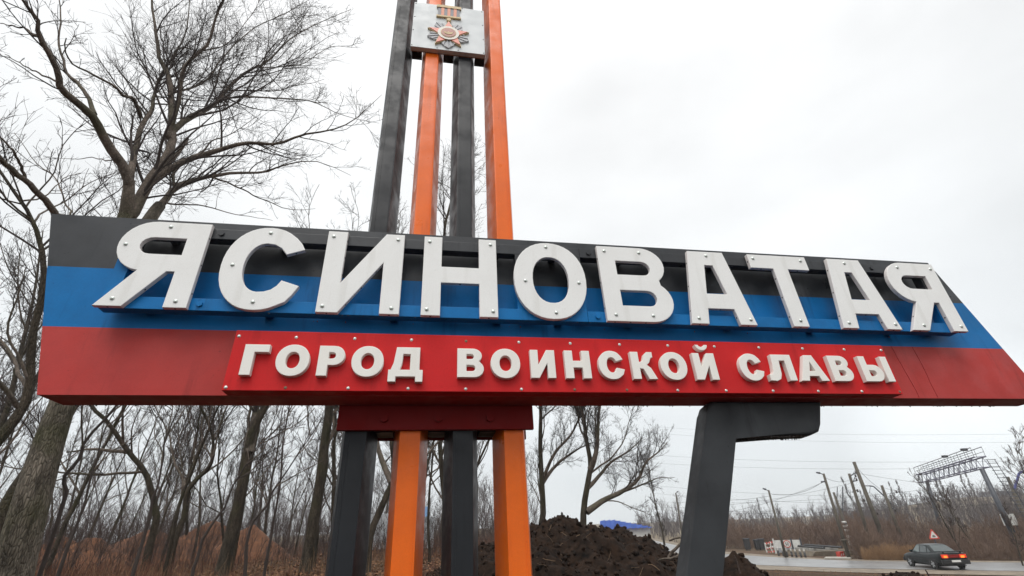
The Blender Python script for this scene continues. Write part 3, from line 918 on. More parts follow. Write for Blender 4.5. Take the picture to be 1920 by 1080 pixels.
LM([(715, 400), (860, 350), (930, 250), (1060, 130), (1200, 60), (1320, -10)], 1.6, .04, .008, RA0 + .7)
LM([(705, 300), (760, 200), (850, 210), (960, 180), (1060, 60), (1100, -20)], 1.2, .032, .008, RA0 + .7)
LM([(640, 915), (690, 860), (730, 800), (800, 765), (900, 740), (1000, 725), (1120, 720), (1200, 690), (1330, 680), (1480, 740)], 1.2, .10, .006, RA0 + 1)
LM([(735, 790), (740, 710), (860, 630), (900, 590), (970, 570), (1100, 480)], 1.5, .05, .008, RA0 + 1)
LM([(890, 745), (1000, 790), (1100, 840), (1220, 880), (1330, 880)], 1.2, .03, .006, RA0 + 1.3)
LM([(710, 870), (850, 880), (1000, 915), (1150, 930)], 1.2, .03, .006, RA0 + 1.1)
LM([(250, 970), (225, 905), (170, 830), (100, 750), (0, 665), (-90, 600)], -1.0, .075, .04, RA0 + .5)
LM([(100, 750), (60, 640), (0, 560), (-60, 520)], -.6, .03, .008, RA0)
LM([(300, 900), (270, 860), (230, 760), (150, 690), (60, 560)], 1.4, .026, .006, RA0 + 1.5)
LM([(470, 660), (420, 655), (330, 665), (200, 660)], .6, .018, .004, RA0 + .2)
twA = twigs_from(LA, 3, (12, .37), (7, .50), (6, .55), .24, .0031, .13, 38, 9, .11)
tree_obj('bare_tree', baseA, [tA, forkR], LA, twA, 'largest bare tree at the left, thick grey trunk forking behind the board', mt=M_barkA, kt=18)

# further trees on the left ---------------------------------------
def traced_tree(pts, rng, r0, r1, height_add, seed, label, group=None, spread=1.0, mt=None, forks=(), l1=(8, .42), l2=(6, .5), l3=(5, .5), minr=.0038, lean=(0, 0), name='bare_tree', cat='tree', topr=.08, nl=9, t0=.28, mtw=None):
    W_ = [far(x, y, rng + (dr if len(q) else 0)) for (x, y, *q) in pts for dr in [q[0] if q else 0]]
    b = W_[0].copy(); b.z = gz(b.x, b.y) - .15
    if W_[0].z < b.z + .3: W_ = W_[1:]
    else: pass
    r0 *= .62; r1 *= .62
    rg = np.random.default_rng(seed)
    top = W_[-1]; d = (W_[-1] - W_[-2]).normalized()
    P = [b] + W_
    h = 0
    while h < height_add:
        st = height_add / 4
        d = (d + Vector((rg.normal(0, .12) + lean[0] * .1, rg.normal(0, .12) + lean[1] * .1, .12))).normalized()
        P.append(P[-1] + d * st); h += st
    tr = limb(P, r0, r1 * topr, 24, .01, seed)
    tr[1][:] = np.interp(np.linspace(0, 1, 24), [0, .06, .35, 1], [r0 * 1.25, r0, r1, r1 * topr])
    lim = []
    A, RA_ = spawn(tr[0][None], tr[1][None], [nl], t0, .97, .36 * spread, 40, .55, 12, .35, .12, .012, .35, seed=seed + 1)
    lim = [(A[i], RA_[i]) for i in range(len(A))]
    for f in forks:
        q = [far(x, y, rng + dr) for x, y, dr in f[0]]
        lim.append(limb(q, f[1], f[2], 14, .01, seed + 9))
    tw = twigs_from(lim + [(tr[0][10:], tr[1][10:])], seed, l1, l2, l3, .25, minr, .2)
    return tree_obj(name, b, [tr], lim, tw, label, cat, group, mt or M_barkB, mtw)

traced_tree([(-40, 1080), (-5, 985), (30, 920), (62, 870), (100, 800), (135, 720)], 11.5, .23, .17, 4.5, 21, 'mossy leaning tree just left of the thickest trunk', l1=(9, .45), lean=(-1, 0))
traced_tree([(-120, 1000), (-30, 850), (10, 805), (55, 740), (62, 640), (85, 520)], 10.5, .16, .11, 4.0, 22, 'dark slanting tree cut by the left edge of the picture', lean=(-2, 0), l1=(9, .45))
traced_tree([(418, 1062), (432, 1000), (450, 930), (462, 860), (478, 800), (506, 740), (530, 660)], 16, .27, .21, 4.2, 23, 'stout mossy tree with a forked trunk in the middle of the wood', forks=[([(466, 850, 0), (476, 790, .3), (482, 740, .6), (490, 600, 1.0), (480, 450, 1.5)], .15, .04)], nl=12)
traced_tree([(572, 1066), (585, 990), (600, 900), (612, 800), (622, 740), (640, 640)], 15, .24, .19, 3.0, 24, 'straight mossy tree beside the dark grey left column', nl=11)
traced_tree([(292, 985), (290, 960), (282, 920), (268, 880), (240, 845), (205, 795), (172, 762), (140, 700)], 18, .155, .115, 4, 25, 'tree whose trunk arches over to the left behind the sapling', forks=[([(246, 850, 0), (215, 846, .2), (170, 843, .4), (125, 848, .8)], .07, .02)])
traced_tree([(330, 1010), (345, 970), (352, 925), (368, 900), (395, 872), (400, 845), (395, 800)], 18, .145, .10, 6, 26, 'crooked tree with a kink in its trunk behind the clay heaps', nl=10)
traced_tree([(690, 1030), (700, 995), (728, 930), (742, 880), (735, 800), (722, 740)], 14, .16, .12, 6, 27, 'tree leaning right between the two left columns', nl=10, forks=[([(735, 905, 0), (712, 850, .4), (704, 790, .6), (690, 700, 1)], .09, .03)])
for i, (pts, lab) in enumerate([
    ([(254, 1058), (262, 1030), (280, 975), (286, 940), (300, 905), (305, 868), (313, 830), (330, 790)], 'thin dark sapling forking in front of the arched tree'),
    ([(356, 1085), (368, 1040), (380, 1005), (412, 960), (418, 945), (440, 900), (456, 872)], 'thin dark sapling curving right beside the clay heap'),
    ([(460, 1080), (462, 1030), (475, 980), (500, 945), (508, 920), (530, 890)], 'thin dark sapling with an arched top right of the stout tree'),
    ([(122, 1038), (138, 1000), (156, 952), (170, 890), (186, 850)], 'thin dark sapling beside the thickest trunk'),
    ([(500, 1050), (510, 980), (525, 900), (532, 820), (545, 740)], 'slim upright sapling before the straight mossy tree')]):
    traced_tree(pts, 9.5 if i not in (3, 4) else 11, .045, .028, 1.8, 31 + i, lab, l1=(9, .4), l2=(4, .5), l3=None, minr=.004, name='sapling', cat='sapling', nl=5, t0=.4, spread=.8, mt=M_twig)
traced_tree([(110, 960), (114, 900), (148, 860), (155, 828), (205, 770), (230, 735)], 8.9, .040, .034, 1.5, 38, 'long dark bough rising right from beside the thickest trunk', name='sapling', cat='sapling', nl=4, l1=(6, .4), l2=(4, .5), l3=None, mt=M_twig)

# trees right of the columns and behind the tower
traced_tree([(1012, 1010), (1018, 960), (1014, 890), (1012, 830), (1014, 760)], 21, .22, .17, 4.5, 41, 'upright bare tree right of the last orange column', nl=13, t0=.15, forks=[([(1018, 905, 0), (1045, 870, .3), (1080, 845, .6), (1110, 830, 1)], .09, .02), ([(1018, 900, 0), (1040, 850, -.3), (1075, 810, -.6), (1095, 760, -.8)], .08, .03)], spread=1.05, l1=(18, .45), l2=(8, .5), l3=(7, .5))
traced_tree([(1094, 1010), (1094, 960), (1102, 905), (1108, 870), (1100, 830), (1095, 790), (1085, 745)], 20, .21, .15, 3.5, 42, 'spreading bare tree with a low bough reaching right above the soil heap', nl=20, t0=.3, spread=1.15, l1=(18, .46), l2=(8, .5), l3=(7, .5),
    forks=[([(1100, 960, 0), (1130, 938, .3), (1165, 922, .5), (1195, 900, .6), (1210, 868, .8), (1232, 850, 1), (1252, 828, 1.2)], .13, .012),
           ([(1102, 915, 0), (1125, 890, .2), (1150, 862, .4), (1180, 845, .6), (1205, 820, 1)], .09, .012),
           ([(1106, 880, 0), (1118, 845, -.2), (1122, 790, -.3), (1128, 740, -.5)], .11, .04),
           ([(1165, 922, .5), (1195, 912, .8), (1230, 897, 1), (1265, 895, 1.2)], .05, .008),
           ([(1128, 938, .3), (1160, 940, .3), (1195, 955, .3), (1222, 965, .2)], .03, .006)])
traced_tree([(806, 1040), (803, 990), (806, 930), (812, 880), (815, 820), (830, 700)], 17, .075, .055, 6.5, 43, 'thin bare tree standing between the two middle columns', nl=10, t0=.25)
traced_tree([(838, 990), (850, 900), (846, 760), (836, 600), (832, 440)], 13, .14, .10, 3.4, 44, 'tall bare tree behind the tower, its top showing between the columns', nl=14, t0=.5, spread=.7)
traced_tree([(892, 1010), (880, 960), (885, 900), (905, 850), (930, 800), (960, 740)], 24, .12, .09, 5, 45, 'slender bare tree leaning right between the last two columns', nl=12)

# background wood : a few kinds, copied ----------------------------
def copy_tree(o, loc, rz, sc, label=None, group=None):
    c = o.copy(); C.objects.link(c)
    c.location = loc; c.rotation_euler = (0, 0, rz); c.scale = (sc, sc, sc * random.uniform(.9, 1.12))
    if label: c['label'] = label
    if group: c['group'] = group
    for ch in list(o.children):
        d = ch.copy(); C.objects.link(d); d.parent = c
    return c
BGL = 'thin bare tree among many in the wood behind the sign'
BGG = 'thin trees in the background wood'
def generic_tree(seed, h, r0, loc, label, group, nl=11, t0=.18, spread=1.0, mtw=None, up_=.4, ang=38, l1=(8, .42), l2=(6, .5), l3=(4, .5), minr=.0052, wob=.05, forkn=0, name='bare_tree', cat='tree', k=7):
    rg = np.random.default_rng(seed)
    P = [np.zeros(3)]; d = np.array([rg.normal(0, .1), rg.normal(0, .1), 1.0])
    for i in range(9):
        d = d + rg.normal(0, wob, 3); d[2] = abs(d[2]); d /= np.linalg.norm(d); P.append(P[-1] + d * h / 9)
    P = np.array(P); P[0, 2] = -.3
    loc = np.array(loc)
    tr = limb(P + loc, r0, r0 * .12, 20, .01, seed)
    A, RA_ = spawn(tr[0][None], tr[1][None], [nl], t0, .97, .34 * spread, ang, .55, 10, up_, .12, .012, .45, seed=seed + 1)
    lim = [(A[i], RA_[i]) for i in range(len(A))]
    tw = twigs_from(lim + [(tr[0][8:], tr[1][8:])], seed, l1, l2, l3, up_, minr, .15)
    return tree_obj(name, tuple(loc), [tr], lim, tw, label, cat, group, M_barkB, mtw, kt=k)
kinds = []
rg = np.random.default_rng(5)
spots = []
tries = 0
while len(spots) < 80 and tries < 4000:
    tries += 1
    px = rg.uniform(-120, 980); rng_ = rg.uniform(17, 60) if len(spots) > 22 else rg.uniform(15, 28)
    g_ = far(px, 1000, rng_)
    if all(math.hypot(g_.x - q[0], g_.y - q[1]) > 1.4 for q in spots): spots.append((g_.x, g_.y))
protos = []
for i, (x, y) in enumerate(spots):
    z = gz(x, y)
    if i < 7:
        hs = [10, 8.5, 11, 7.5, 9.5, 6.5, 9][i]
        protos.append(generic_tree(100 + i * 7, hs, [.11, .065, .13, .05, .09, .045, .07][i], (x, y, z), BGL, BGG, nl=[10, 9, 13, 8, 12, 8, 14][i], spread=[1, .8, 1.1, .7, 1, .8, 1.2][i], wob=[.04, .06, .05, .07, .03, .08, .09][i], mtw=M_twig2 if i % 2 else M_twig))
    else:
        copy_tree(protos[int(rg.integers(7))], (x, y, z - .1), rg.uniform(0, 6.28), rg.uniform(.75, 1.15))

# far edge of the wood as one mass of thin stems --------------------
def thicket(name, pts, hmin, hmax, seed, material, n=5, branch=5, rad=.022, spread=.5, minr=.012, l2=None, lab=None):
    rg = np.random.default_rng(seed)
    pts = np.array(pts); B = len(pts)
    h = rg.uniform(hmin, hmax, B)
    cl = np.array([mnoise.noise(Vector((q_[0] * .14, q_[1] * .14, seed * 1.3))) + .5 * mnoise.noise(Vector((q_[0] * .5, q_[1] * .5, seed * .7))) for q_ in pts])
    h = np.maximum(hmin * .6, h * np.clip(.85 + .9 * cl, .35, 1.6))
    d = np.stack([rg.normal(0, .16, B), rg.normal(0, .16, B), np.ones(B)], 1)
    P = np.zeros((B, n, 3)); P[:, 0] = pts; P[:, 0, 2] -= .15
    for k in range(1, n):
        d = d + rg.normal(0, .13, (B, 3)); d[:, 2] = np.abs(d[:, 2]) + .2; d /= np.linalg.norm(d, axis=1, keepdims=True)
        P[:, k] = P[:, k - 1] + d * (h / (n - 1))[:, None]
    Rr = np.maximum(rad * (h / hmax)[:, None] * (1 - .8 * np.linspace(0, 1, n))[None], minr * .6)
    g = Geo(); g.add(*tubes(P, Rr, 3))
    if branch:
        A, RA_ = spawn(P, Rr, branch, .15, 1, spread, 34, .6, 4, .35, .15, minr, .5, seed=seed + 3)
        g.add(*tubes(A, RA_, 3))
        if l2:
            A2, RA2 = spawn(A, RA_, l2, .1, 1, .55, 36, .7, 3, .3, .15, minr * .8, .4, seed=seed + 5)
            g.add(*tubes(A2, RA2, 3))
    o = link(name, g.mesh(name, False), material)
    return o
def scatter(seed, n, px0, px1, r0, r1, pw=1.0):
    rg = np.random.default_rng(seed); out = []
    for i in range(n):
        px = rg.uniform(px0, px1); r = r0 + (r1 - r0) * rg.random() ** pw
        g_ = far(px, 1000, r); out.append((g_.x, g_.y, gz(g_.x, g_.y)))
    return out
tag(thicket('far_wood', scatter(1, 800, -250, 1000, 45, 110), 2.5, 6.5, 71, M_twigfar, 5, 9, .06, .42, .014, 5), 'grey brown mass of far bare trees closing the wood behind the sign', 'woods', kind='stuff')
tag(thicket('undergrowth', scatter(2, 2600, -250, 1010, 18, 60, 1.3), .6, 2.2, 72, M_twig2, 4, 5, .012, .55, .006, 3), 'tangled dark undergrowth of thin shoots between the trees on the left', 'undergrowth', kind='stuff')
tag(thicket('dry_weeds', scatter(3, 15000, -250, 1010, 8.5, 42, 1.3), .15, .8, 73, M_weed, 3, 2, .006, .5, .004), 'rusty brown dry weeds covering the ground of the wood', 'weeds', kind='stuff')
tag(thicket('dry_grass', scatter(4, 1500, -150, 760, 7.5, 16), .25, .8, 74, M_reed, 4, 0, .004, .5, .003), 'pale dry grass stalks standing at the front of the wood', 'grass', kind='stuff')
# fallen leaves
rg = np.random.default_rng(17)
n = 26000
pxs = rg.uniform(-250, 1100, n); rs = 6.5 + 22 * rg.random(n) ** 1.4
Vl = []; Fl = []
az = [math.atan2(far(p, 1000, 10).x, far(p, 1000, 10).y) for p in np.linspace(-250, 1100, 60)]
azs = np.interp(pxs, np.linspace(-250, 1100, 60), az)
xs, ys = rs * np.sin(azs), rs * np.cos(azs); zs = ground(xs, ys) + rg.uniform(.01, .07, n)
th = rg.uniform(0, 6.28, n); sz = rg.uniform(.03, .06, n)
e1 = np.stack([np.cos(th), np.sin(th), rg.normal(0, .35, n)], 1) * sz[:, None]
e2 = np.stack([-np.sin(th), np.cos(th), rg.normal(0, .35, n)], 1) * sz[:, None] * .6
c0 = np.stack([xs, ys, zs], 1)
V = np.stack([c0 - e1, c0 + e2, c0 + e1, c0 - e2], 1).reshape(-1, 3)
F = np.arange(n * 4).reshape(-1, 4)
M_leaf = mat('fallen_leaf', (0.10, 0.045, 0.02), 0.85, 0, 6.0, col2=(0.30, 0.15, 0.07))
tag(link('fallen_leaves', mesh_np('fallen_leaves', V, F), M_leaf), 'carpet of brown fallen leaves on the ground under the trees', 'leaves', kind='stuff')

# heaps -----------------------------------------------------------
def heap(name, cx, cy, rx, ry, h, seed, material, rot=0, res=70, rough=.12, foot=.35, pw=1.3, oct=5):
    u = np.linspace(-1.25, 1.25, res)
    Xh, Yh = np.meshgrid(u, u)
    rr_ = np.hypot(Xh, Yh)
    base = np.clip(1 - rr_, 0, None) ** pw if pw > 0 else np.clip(1 - rr_ ** 2, 0, None)
    base = base / base.max()
    Zh = np.zeros_like(base)
    ca, sa = math.cos(rot), math.sin(rot)
    V = np.zeros((res, res, 3))
    for i in range(res):
        for j in range(res):
            x, y = Xh[i, j] * rx, Yh[i, j] * ry
            nn = 0; f = 1.3; amp = 1
            for o_ in range(oct):
                nn += amp * mnoise.noise(Vector((x * f, y * f, seed * 3.7 + o_))); f *= 2.1; amp *= .58
            edge_ = min(1, max(0, (1.2 - rr_[i, j]) / .25))
            z = h * base[i, j] + rough * nn * (.35 + base[i, j]) * edge_
            wx, wy = cx + x * ca - y * sa, cy + x * sa + y * ca
            V[i, j] = (wx - cx, wy - cy, gz(wx, wy) + z - .07 * (1 - edge_) - .02 - gz(cx, cy))
    ii = np.arange(res * res).reshape(res, res)
    F = np.stack([ii[:-1, :-1], ii[:-1, 1:], ii[1:, 1:], ii[1:, :-1]], -1).reshape(-1, 4)
    me = mesh_np(name, V.reshape(-1, 3), F, True)
    o = link(name, me, material, None, (cx, cy, gz(cx, cy)))
    return o, V
M_soil = mat('dark_wet_soil', (0.003, 0.002, 0.0015), 0.85, 0, 7, col2=(0.030, 0.016, 0.009), bump=1.0, bscale=14, spec=.15)
M_clay = mat('orange_clay', (0.060, 0.022, 0.009), 0.9, 0, 2.5, col2=(0.165, 0.066, 0.026), bump=0.6, bscale=12)
pm = far(1062, 1010, 10.6)
mound, MV = heap('soil_heap', pm.x, pm.y, 3.05, 2.5, 1.03, 3, M_soil, res=150, rough=.26, pw=-1, oct=7)
tag(mound, 'large heap of dark wet soil behind the columns and the slanted leg', 'soil heap')
def ring_clods(parent, cx, cy, V, n, seed, s0, s1, material):
    rg = np.random.default_rng(seed); g = Geo()
    bm = bmesh.new(); bmesh.ops.create_icosphere(bm, subdivisions=1, radius=1)
    bv = np.array([v.co[:] for v in bm.verts]); bf = np.array([[v.index for v in f.verts] for f in bm.faces]); bm.free()
    flatV = V.reshape(-1, 3)
    ok = np.where(flatV[:, 2] > np.percentile(flatV[:, 2], 35))[0]
    for i in range(n):
        p_ = flatV[ok[rg.integers(len(ok))]]
        s = s0 + (s1 - s0) * rg.random() ** 3
        q = bv * (1 + rg.normal(0, .22, (len(bv), 1))) * s * rg.uniform(.6, 1.2, 3)
        g.add(q + p_ + np.array([0, 0, s * .2]), bf)
    o = link('clods', g.mesh('clods', False), material, parent); o['kind'] = 'stuff'
    return o
ring_clods(mound, pm.x, pm.y, MV, 5200, 4, .007, .055, M_soil)
# roots and bits of straw in the heap
g = Geo(); rg = np.random.default_rng(8)
fv = MV.reshape(-1, 3); ok = np.where(np.hypot(fv[:, 0] / 2.75, fv[:, 1] / 2.4) < 1.0)[0]
st = fv[ok[rg.integers(len(ok), size=260)]]
P = np.zeros((260, 6, 3)); P[:, 0] = st - [0, 0, .03]
d = rg.normal(size=(260, 3)); d[:, 2] = np.abs(d[:, 2]) * .5 + .1; d /= np.linalg.norm(d, axis=1, keepdims=True)
ln = rg.uniform(.06, .3, 260)[:, None]
for k in range(1, 6):
    d = d + rg.normal(0, .35, (260, 3)) + np.array([0, 0, -.13]); d /= np.linalg.norm(d, axis=1, keepdims=True); P[:, k] = P[:, k - 1] + d * ln / 5
g.add(*tubes(P, np.repeat(rg.uniform(.002, .006, 260)[:, None], 6, 1), 3))
o = link('roots', g.mesh('roots'), mat('pale_root', (0.12, 0.075, 0.045), .85, 0, 5, col2=(0.26, 0.17, 0.10)), mound); o['kind'] = 'stuff'
# thick root loop at the right flank
q = [far(1252, 1046, 9.6), far(1262, 1030, 9.6), far(1272, 1018, 9.6), far(1276, 1010, 9.7), far(1268, 1008, 9.8), far(1255, 1014, 9.9)]
P, Rr = limb(q, .03, .014, 16, .006, 3)
P2, R2 = limb([far(1278, 1040, 9.5), far(1262, 1048, 9.5), far(1240, 1050, 9.6), far(1225, 1058, 9.7)], .03, .012, 12, .006, 4)
g = Geo(); b_ = np.array(mound.location)
g.add(*tubes((P - b_)[None], Rr[None], 6)); g.add(*tubes((P2 - b_)[None], R2[None], 6))
link('root_stump', g.mesh('root_stump'), M_limb, mound)

pl_ = far(1378, 1070, 8.7)
low, LV = heap('soil_heap', pl_.x, pl_.y, 1.15, 1.1, .82, 9, M_soil, res=80, rough=.16, pw=.9)
tag(low, 'small dark soil heap right of the slanted leg', 'soil heap')
ring_clods(low, 0, 0, LV * 1.0, 500, 6, .01, .05, M_soil)
# ridge of loose soil along the lip of the bank, lower right
q0, q1 = far(1400, 1000, 8.9), far(1960, 1000, 8.3)
rcx, rcy = (q0.x + q1.x) / 2, (q0.y + q1.y) / 2
rl = math.hypot(q1.x - q0.x, q1.y - q0.y) / 2; ra = math.atan2(q1.y - q0.y, q1.x - q0.x)
ridge, RV = heap('soil_ridge', rcx, rcy, rl * 1.6, .8, .585, 12, M_soil, ra, res=150, rough=.09, pw=-1)
tag(ridge, 'low ridge of dark loose soil along the bank at the lower right', 'soil ridge')
ring_clods(ridge, 0, 0, RV[12:-12, 12:-12], 1600, 14, .008, .032, M_soil)

for i, (px, py, rg_, w, h, rr_) in enumerate([(105, 1035, 27, 2.2, .95, .3), (158, 1040, 25, 2.3, .85, .1), (275, 1035, 28, 2.8, 1.15, .2), (385, 1035, 28, 3.1, 1.35, .0), (462, 1035, 26, 2.0, 1.15, .3)]):
    c_ = far(px, py, rg_)
    o, _ = heap('clay_heap', c_.x, c_.y, w, w * .85, h + .25, 20 + i, M_clay, rr_, res=46, rough=.09, pw=1.0)
    tag(o, ['low clay heap nearest the thickest trunk', 'rounded clay heap second from the left', 'pointed clay heap left of the kinked tree', 'broadest clay heap left of the stout mossy tree', 'clay heap right behind the stout mossy tree'][i], 'clay heap', 'orange clay heaps in the wood')

# ------------------------------------------------------------------ things across the road
exec_done = True
def bigpole(px, py_base, zb, px_top, py_top, r0, r1, name, label, material, rng=None, cat='pole', group=None):
    b = onz(px, py_base, zb) if rng is None else far(px, py_base, rng)
    if rng is not None: b.z = gz(b.x, b.y) if zb is None else zb
    rg_ = math.hypot(b.x, b.y)
    t = far(px_top, py_top, rg_)
    root = empty(name, b); tag(root, label, cat, group)
    bm = bmesh.new(); cyl(bm, (0, 0, -.4), t - b, r0 * .9, r1 * .9, 10)
    link('shaft', mesh_bm('shaft', bm, True), material, root)
    return root, b, t
M_conc = mat('weathered_concrete', (0.055, 0.046, 0.036), .85, 0, 1.2, col2=(0.125, 0.108, 0.085), bump=.3, bscale=9)
M_wood = mat('tarred_wood_pole', (0.06, 0.048, 0.038), .85, .35, 2)
M_steel = mat('dull_steel', (0.075, 0.078, 0.09), .5, .2, 3, metal=.3)
M_wht = mat('white_paint_worn', (0.62, 0.62, 0.59), .6, .12, 4)
M_blk = mat('black_paint_worn', (0.03, 0.03, 0.032), .6, .25, 4)
M_rd = mat('red_paint_worn', (0.5, 0.06, 0.04), .55, .15, 4)
M_ins = mat('insulator', (0.05, 0.035, 0.03), .35, .2, 10)
def ptube(bm, pts, r, seg=6):
    for p_, q_ in zip(pts, pts[1:]): cyl(bm, p_, q_, r, r, seg)
def band(root, b, t, f0, f1, r, m_, name='painted_band'):
    bm = bmesh.new(); d = t - b; cyl(bm, d * f0, d * f1, r, r, 10)
    return link(name, mesh_bm(name, bm, True), m_, root)
POLE_TOPS = {}
def lamp(root, b, t, px, py):
    rg_ = math.hypot(b.x, b.y); e = far(px, py, rg_)
    bm = bmesh.new(); v0 = t - b; v1 = e - b
    cyl(bm, v0 - Vector((0, 0, .1)), v0.lerp(v1, .45), .035, .03, 6); cyl(bm, v0.lerp(v1, .42), v1, .085, .055, 8)
    link('lamp_arm', mesh_bm('lamp_arm', bm, True), M_steel, root)

r_, b, t = bigpole(1474, 1046, ROADZ, 1441, 919, .13, .085, 'street_lamp', 'slim lamp pole in front of the white boards', M_conc); lamp(r_, b, t, 1430, 916); POLE_TOPS['a'] = t
r_, b, t = bigpole(1593, 1049, ROADZ, 1544, 888, .155, .10, 'street_lamp', 'tallest lamp pole, standing at the road edge over the red barrier', M_conc); lamp(r_, b, t, 1530, 886); POLE_TOPS['b'] = t
band(r_, b, t, .20, .225, .21, M_conc, 'collar')
bm = bmesh.new(); q = (t - b) * .90; box(bm, q.x - .4, q.x, q.y - .05, q.y + .05, q.z - .05, q.z + .05); link('bracket_arm', mesh_bm('bracket_arm', bm), M_steel, r_)
r_, b, t = bigpole(1598, 1022, ROADZ, 1563, 923, .19, .12, 'signal_mast', 'signal mast with black and white bands', M_conc, 66); POLE_TOPS['c'] = t
for i in range(6): band(r_, b, t, .27 + i * .035, .27 + (i + 1) * .035, .215, M_wht if i % 2 else M_blk)
rg_ = math.hypot(b.x, b.y)
bm = bmesh.new(); ptube(bm, [far(1573, 951, rg_) - b, far(1580, 957, rg_) - b, far(1580, 912, rg_) - b], .05); ptube(bm, [far(1569, 940, rg_) - b, far(1570, 913, rg_) - b], .04); ptube(bm, [far(1580, 943, rg_) - b, far(1588, 939, rg_) - b], .03)
link('signal_frame', mesh_bm('signal_frame', bm), M_steel, r_)
bm = bmesh.new(); q = far(1594, 1013, rg_) - b; box(bm, q.x - .35, q.x + .35, q.y - .1 - .2, q.y + .05 - .2, q.z - .45, q.z + .45); link('number_plate', mesh_bm('number_plate', bm), M_wht, r_)
bm = bmesh.new()
for s in (-.14, .14): box(bm, q.x + s - .05, q.x + s + .05, q.y - .32, q.y - .305, q.z - .25, q.z + .25)
link('plate_mark', mesh_bm('plate_mark', bm), M_blk, r_)

def crossarms(root, b, t, rg_, arms, ins):
    bm = bmesh.new()
    for p_, q_, rad in arms: cyl(bm, far(*p_, rg_) - b, far(*q_, rg_) - b, rad, rad, 6)
    link('cross_arm', mesh_bm('cross_arm', bm), M_steel, root)
    for p_ in ins:
        bm = bmesh.new(); c_ = far(*p_, rg_) - b
        cyl(bm, c_ - Vector((0, 0, .13)), c_ + Vector((0, 0, .13)), .08, .07, 8)
        link('insulator', mesh_bm('insulator', bm, True), M_ins, root)
r_, b, t = bigpole(1634, 1025, ROADZ, 1592, 888, .20, .13, 'power_pole', 'concrete pole with two short arms and insulators', M_conc, 60); POLE_TOPS['d'] = t
crossarms(r_, b, t, 60, [((1595, 892), (1606, 885), .05), ((1599, 905), (1605, 890), .035), ((1597, 903), (1607, 901), .05), ((1597, 923), (1608, 919), .04)], [(1605, 886), (1604, 892), (1606, 899), (1608, 920)])
r_, b, t = bigpole(1662, 1022, ROADZ, 1601, 866, .25, .15, 'power_pole', 'tallest leaning concrete pole with a dark foot', M_conc, 58); POLE_TOPS['e'] = t
band(r_, b, t, 0, .10, .262, M_blk, 'dark_foot'); band(r_, b, t, .10, .115, .30, M_wht, 'collar')
crossarms(r_, b, t, 58, [((1622, 911), (1632, 911), .04), ((1618, 912), (1620, 936), .015), ((1632, 911), (1630, 925), .015)], [(1620, 938), (1645, 962)])
r_, b, t = bigpole(1694, 1018, ROADZ, 1653, 910, .22, .13, 'power_pole', 'pole with a bent bracket arm and a dark foot', M_conc, 64); POLE_TOPS['f'] = t
band(r_, b, t, 0, .11, .232, M_blk, 'dark_foot'); band(r_, b, t, .11, .125, .27, M_wht, 'collar')
crossarms(r_, b, t, 64, [((1660, 932), (1638, 912), .06), ((1638, 912), (1630, 911), .06), ((1664, 951), (1679, 954), .05), ((1667, 940), (1672, 945), .05)], [(1668, 943), (1670, 949), (1678, 956), (1681, 922)])
r_, b, t = bigpole(1280, 1010, ROADZ, 1267, 924, .15, .10, 'street_lamp', 'far lamp pole seen just left of the slanted leg', M_conc, 75); lamp(r_, b, t, 1272, 921); POLE_TOPS['g'] = t
r_, b, t = bigpole(1926, 985, None, 1889, 894, .19, .13, 'catenary_mast', 'mast with a curved blue bracket at the right edge', M_conc, 62, 'mast'); POLE_TOPS['h'] = t
bm = bmesh.new(); ptube(bm, [far(1902, 917, 62) - b, far(1911, 887, 62) - b, far(1921, 883, 62) - b, far(1945, 880, 62) - b], .09)
link('bracket', mesh_bm('bracket', bm), mat('blue_bracket_paint', (0.12, 0.13, 0.32), .5, .2, 3), r_)

# gantry over the railway ------------------------------------------
g0, g1 = far(1765, 1000, 70), far(1897, 990, 55)
ra_, rb_ = 70, 55
tl, tr_ = far(1738, 903, ra_), far(1840, 878, rb_)
g0.z = gz(g0.x, g0.y); g1.z = gz(g1.x, g1.y)
gan = empty('signal_gantry', g0); tag(gan, 'steel lattice gantry with railing standing over the railway line', 'gantry')
for nm, bb, tt_ in (('gantry_post', g0, tl), ('gantry_post', g1, tr_)):
    bm = bmesh.new(); cyl(bm, bb - g0 - Vector((0, 0, .4)), tt_ - g0, .21, .16, 8); link(nm, mesh_bm(nm, bm, True), M_steel, gan)
def tri(px, py, s):  # along the span
    return far(px, py, ra_ + (rb_ - ra_) * s) - g0
A0, A1 = tri(1731, 905, 0), tri(1846, 876, 1)
dep = Vector((g1.x - g0.x, g1.y - g0.y, 0)).normalized().cross(Vector((0, 0, 1)))
hT = .78; hR = 1.5
bm = bmesh.new()
for off in (-.36, .36):
    for hz in (0, hT): cyl(bm, A0 + dep * off + Vector((0, 0, hz)), A1 + dep * off + Vector((0, 0, hz)), .06 if hz else .045, None, 5)
    n_ = 12
    for i in range(n_):
        p_ = A0.lerp(A1, i / n_) + dep * off; q_ = A0.lerp(A1, (i + .5) / n_) + dep * off + Vector((0, 0, hT)); w_ = A0.lerp(A1, (i + 1) / n_) + dep * off
        cyl(bm, p_, q_, .026, None, 4); cyl(bm, q_, w_, .026, None, 4)
for i in range(9):
    p_ = A0.lerp(A1, i / 8); cyl(bm, p_ - dep * .36, p_ + dep * .36, .03, None, 4); cyl(bm, p_ - dep * .36 + Vector((0, 0, hT)), p_ + dep * .36 + Vector((0, 0, hT)), .03, None, 4)
link('lattice_beam', mesh_bm('lattice_beam', bm), mat('gantry_blue_grey', (0.19, 0.19, 0.25), .5, .2, 2), gan)
bm = bmesh.new()
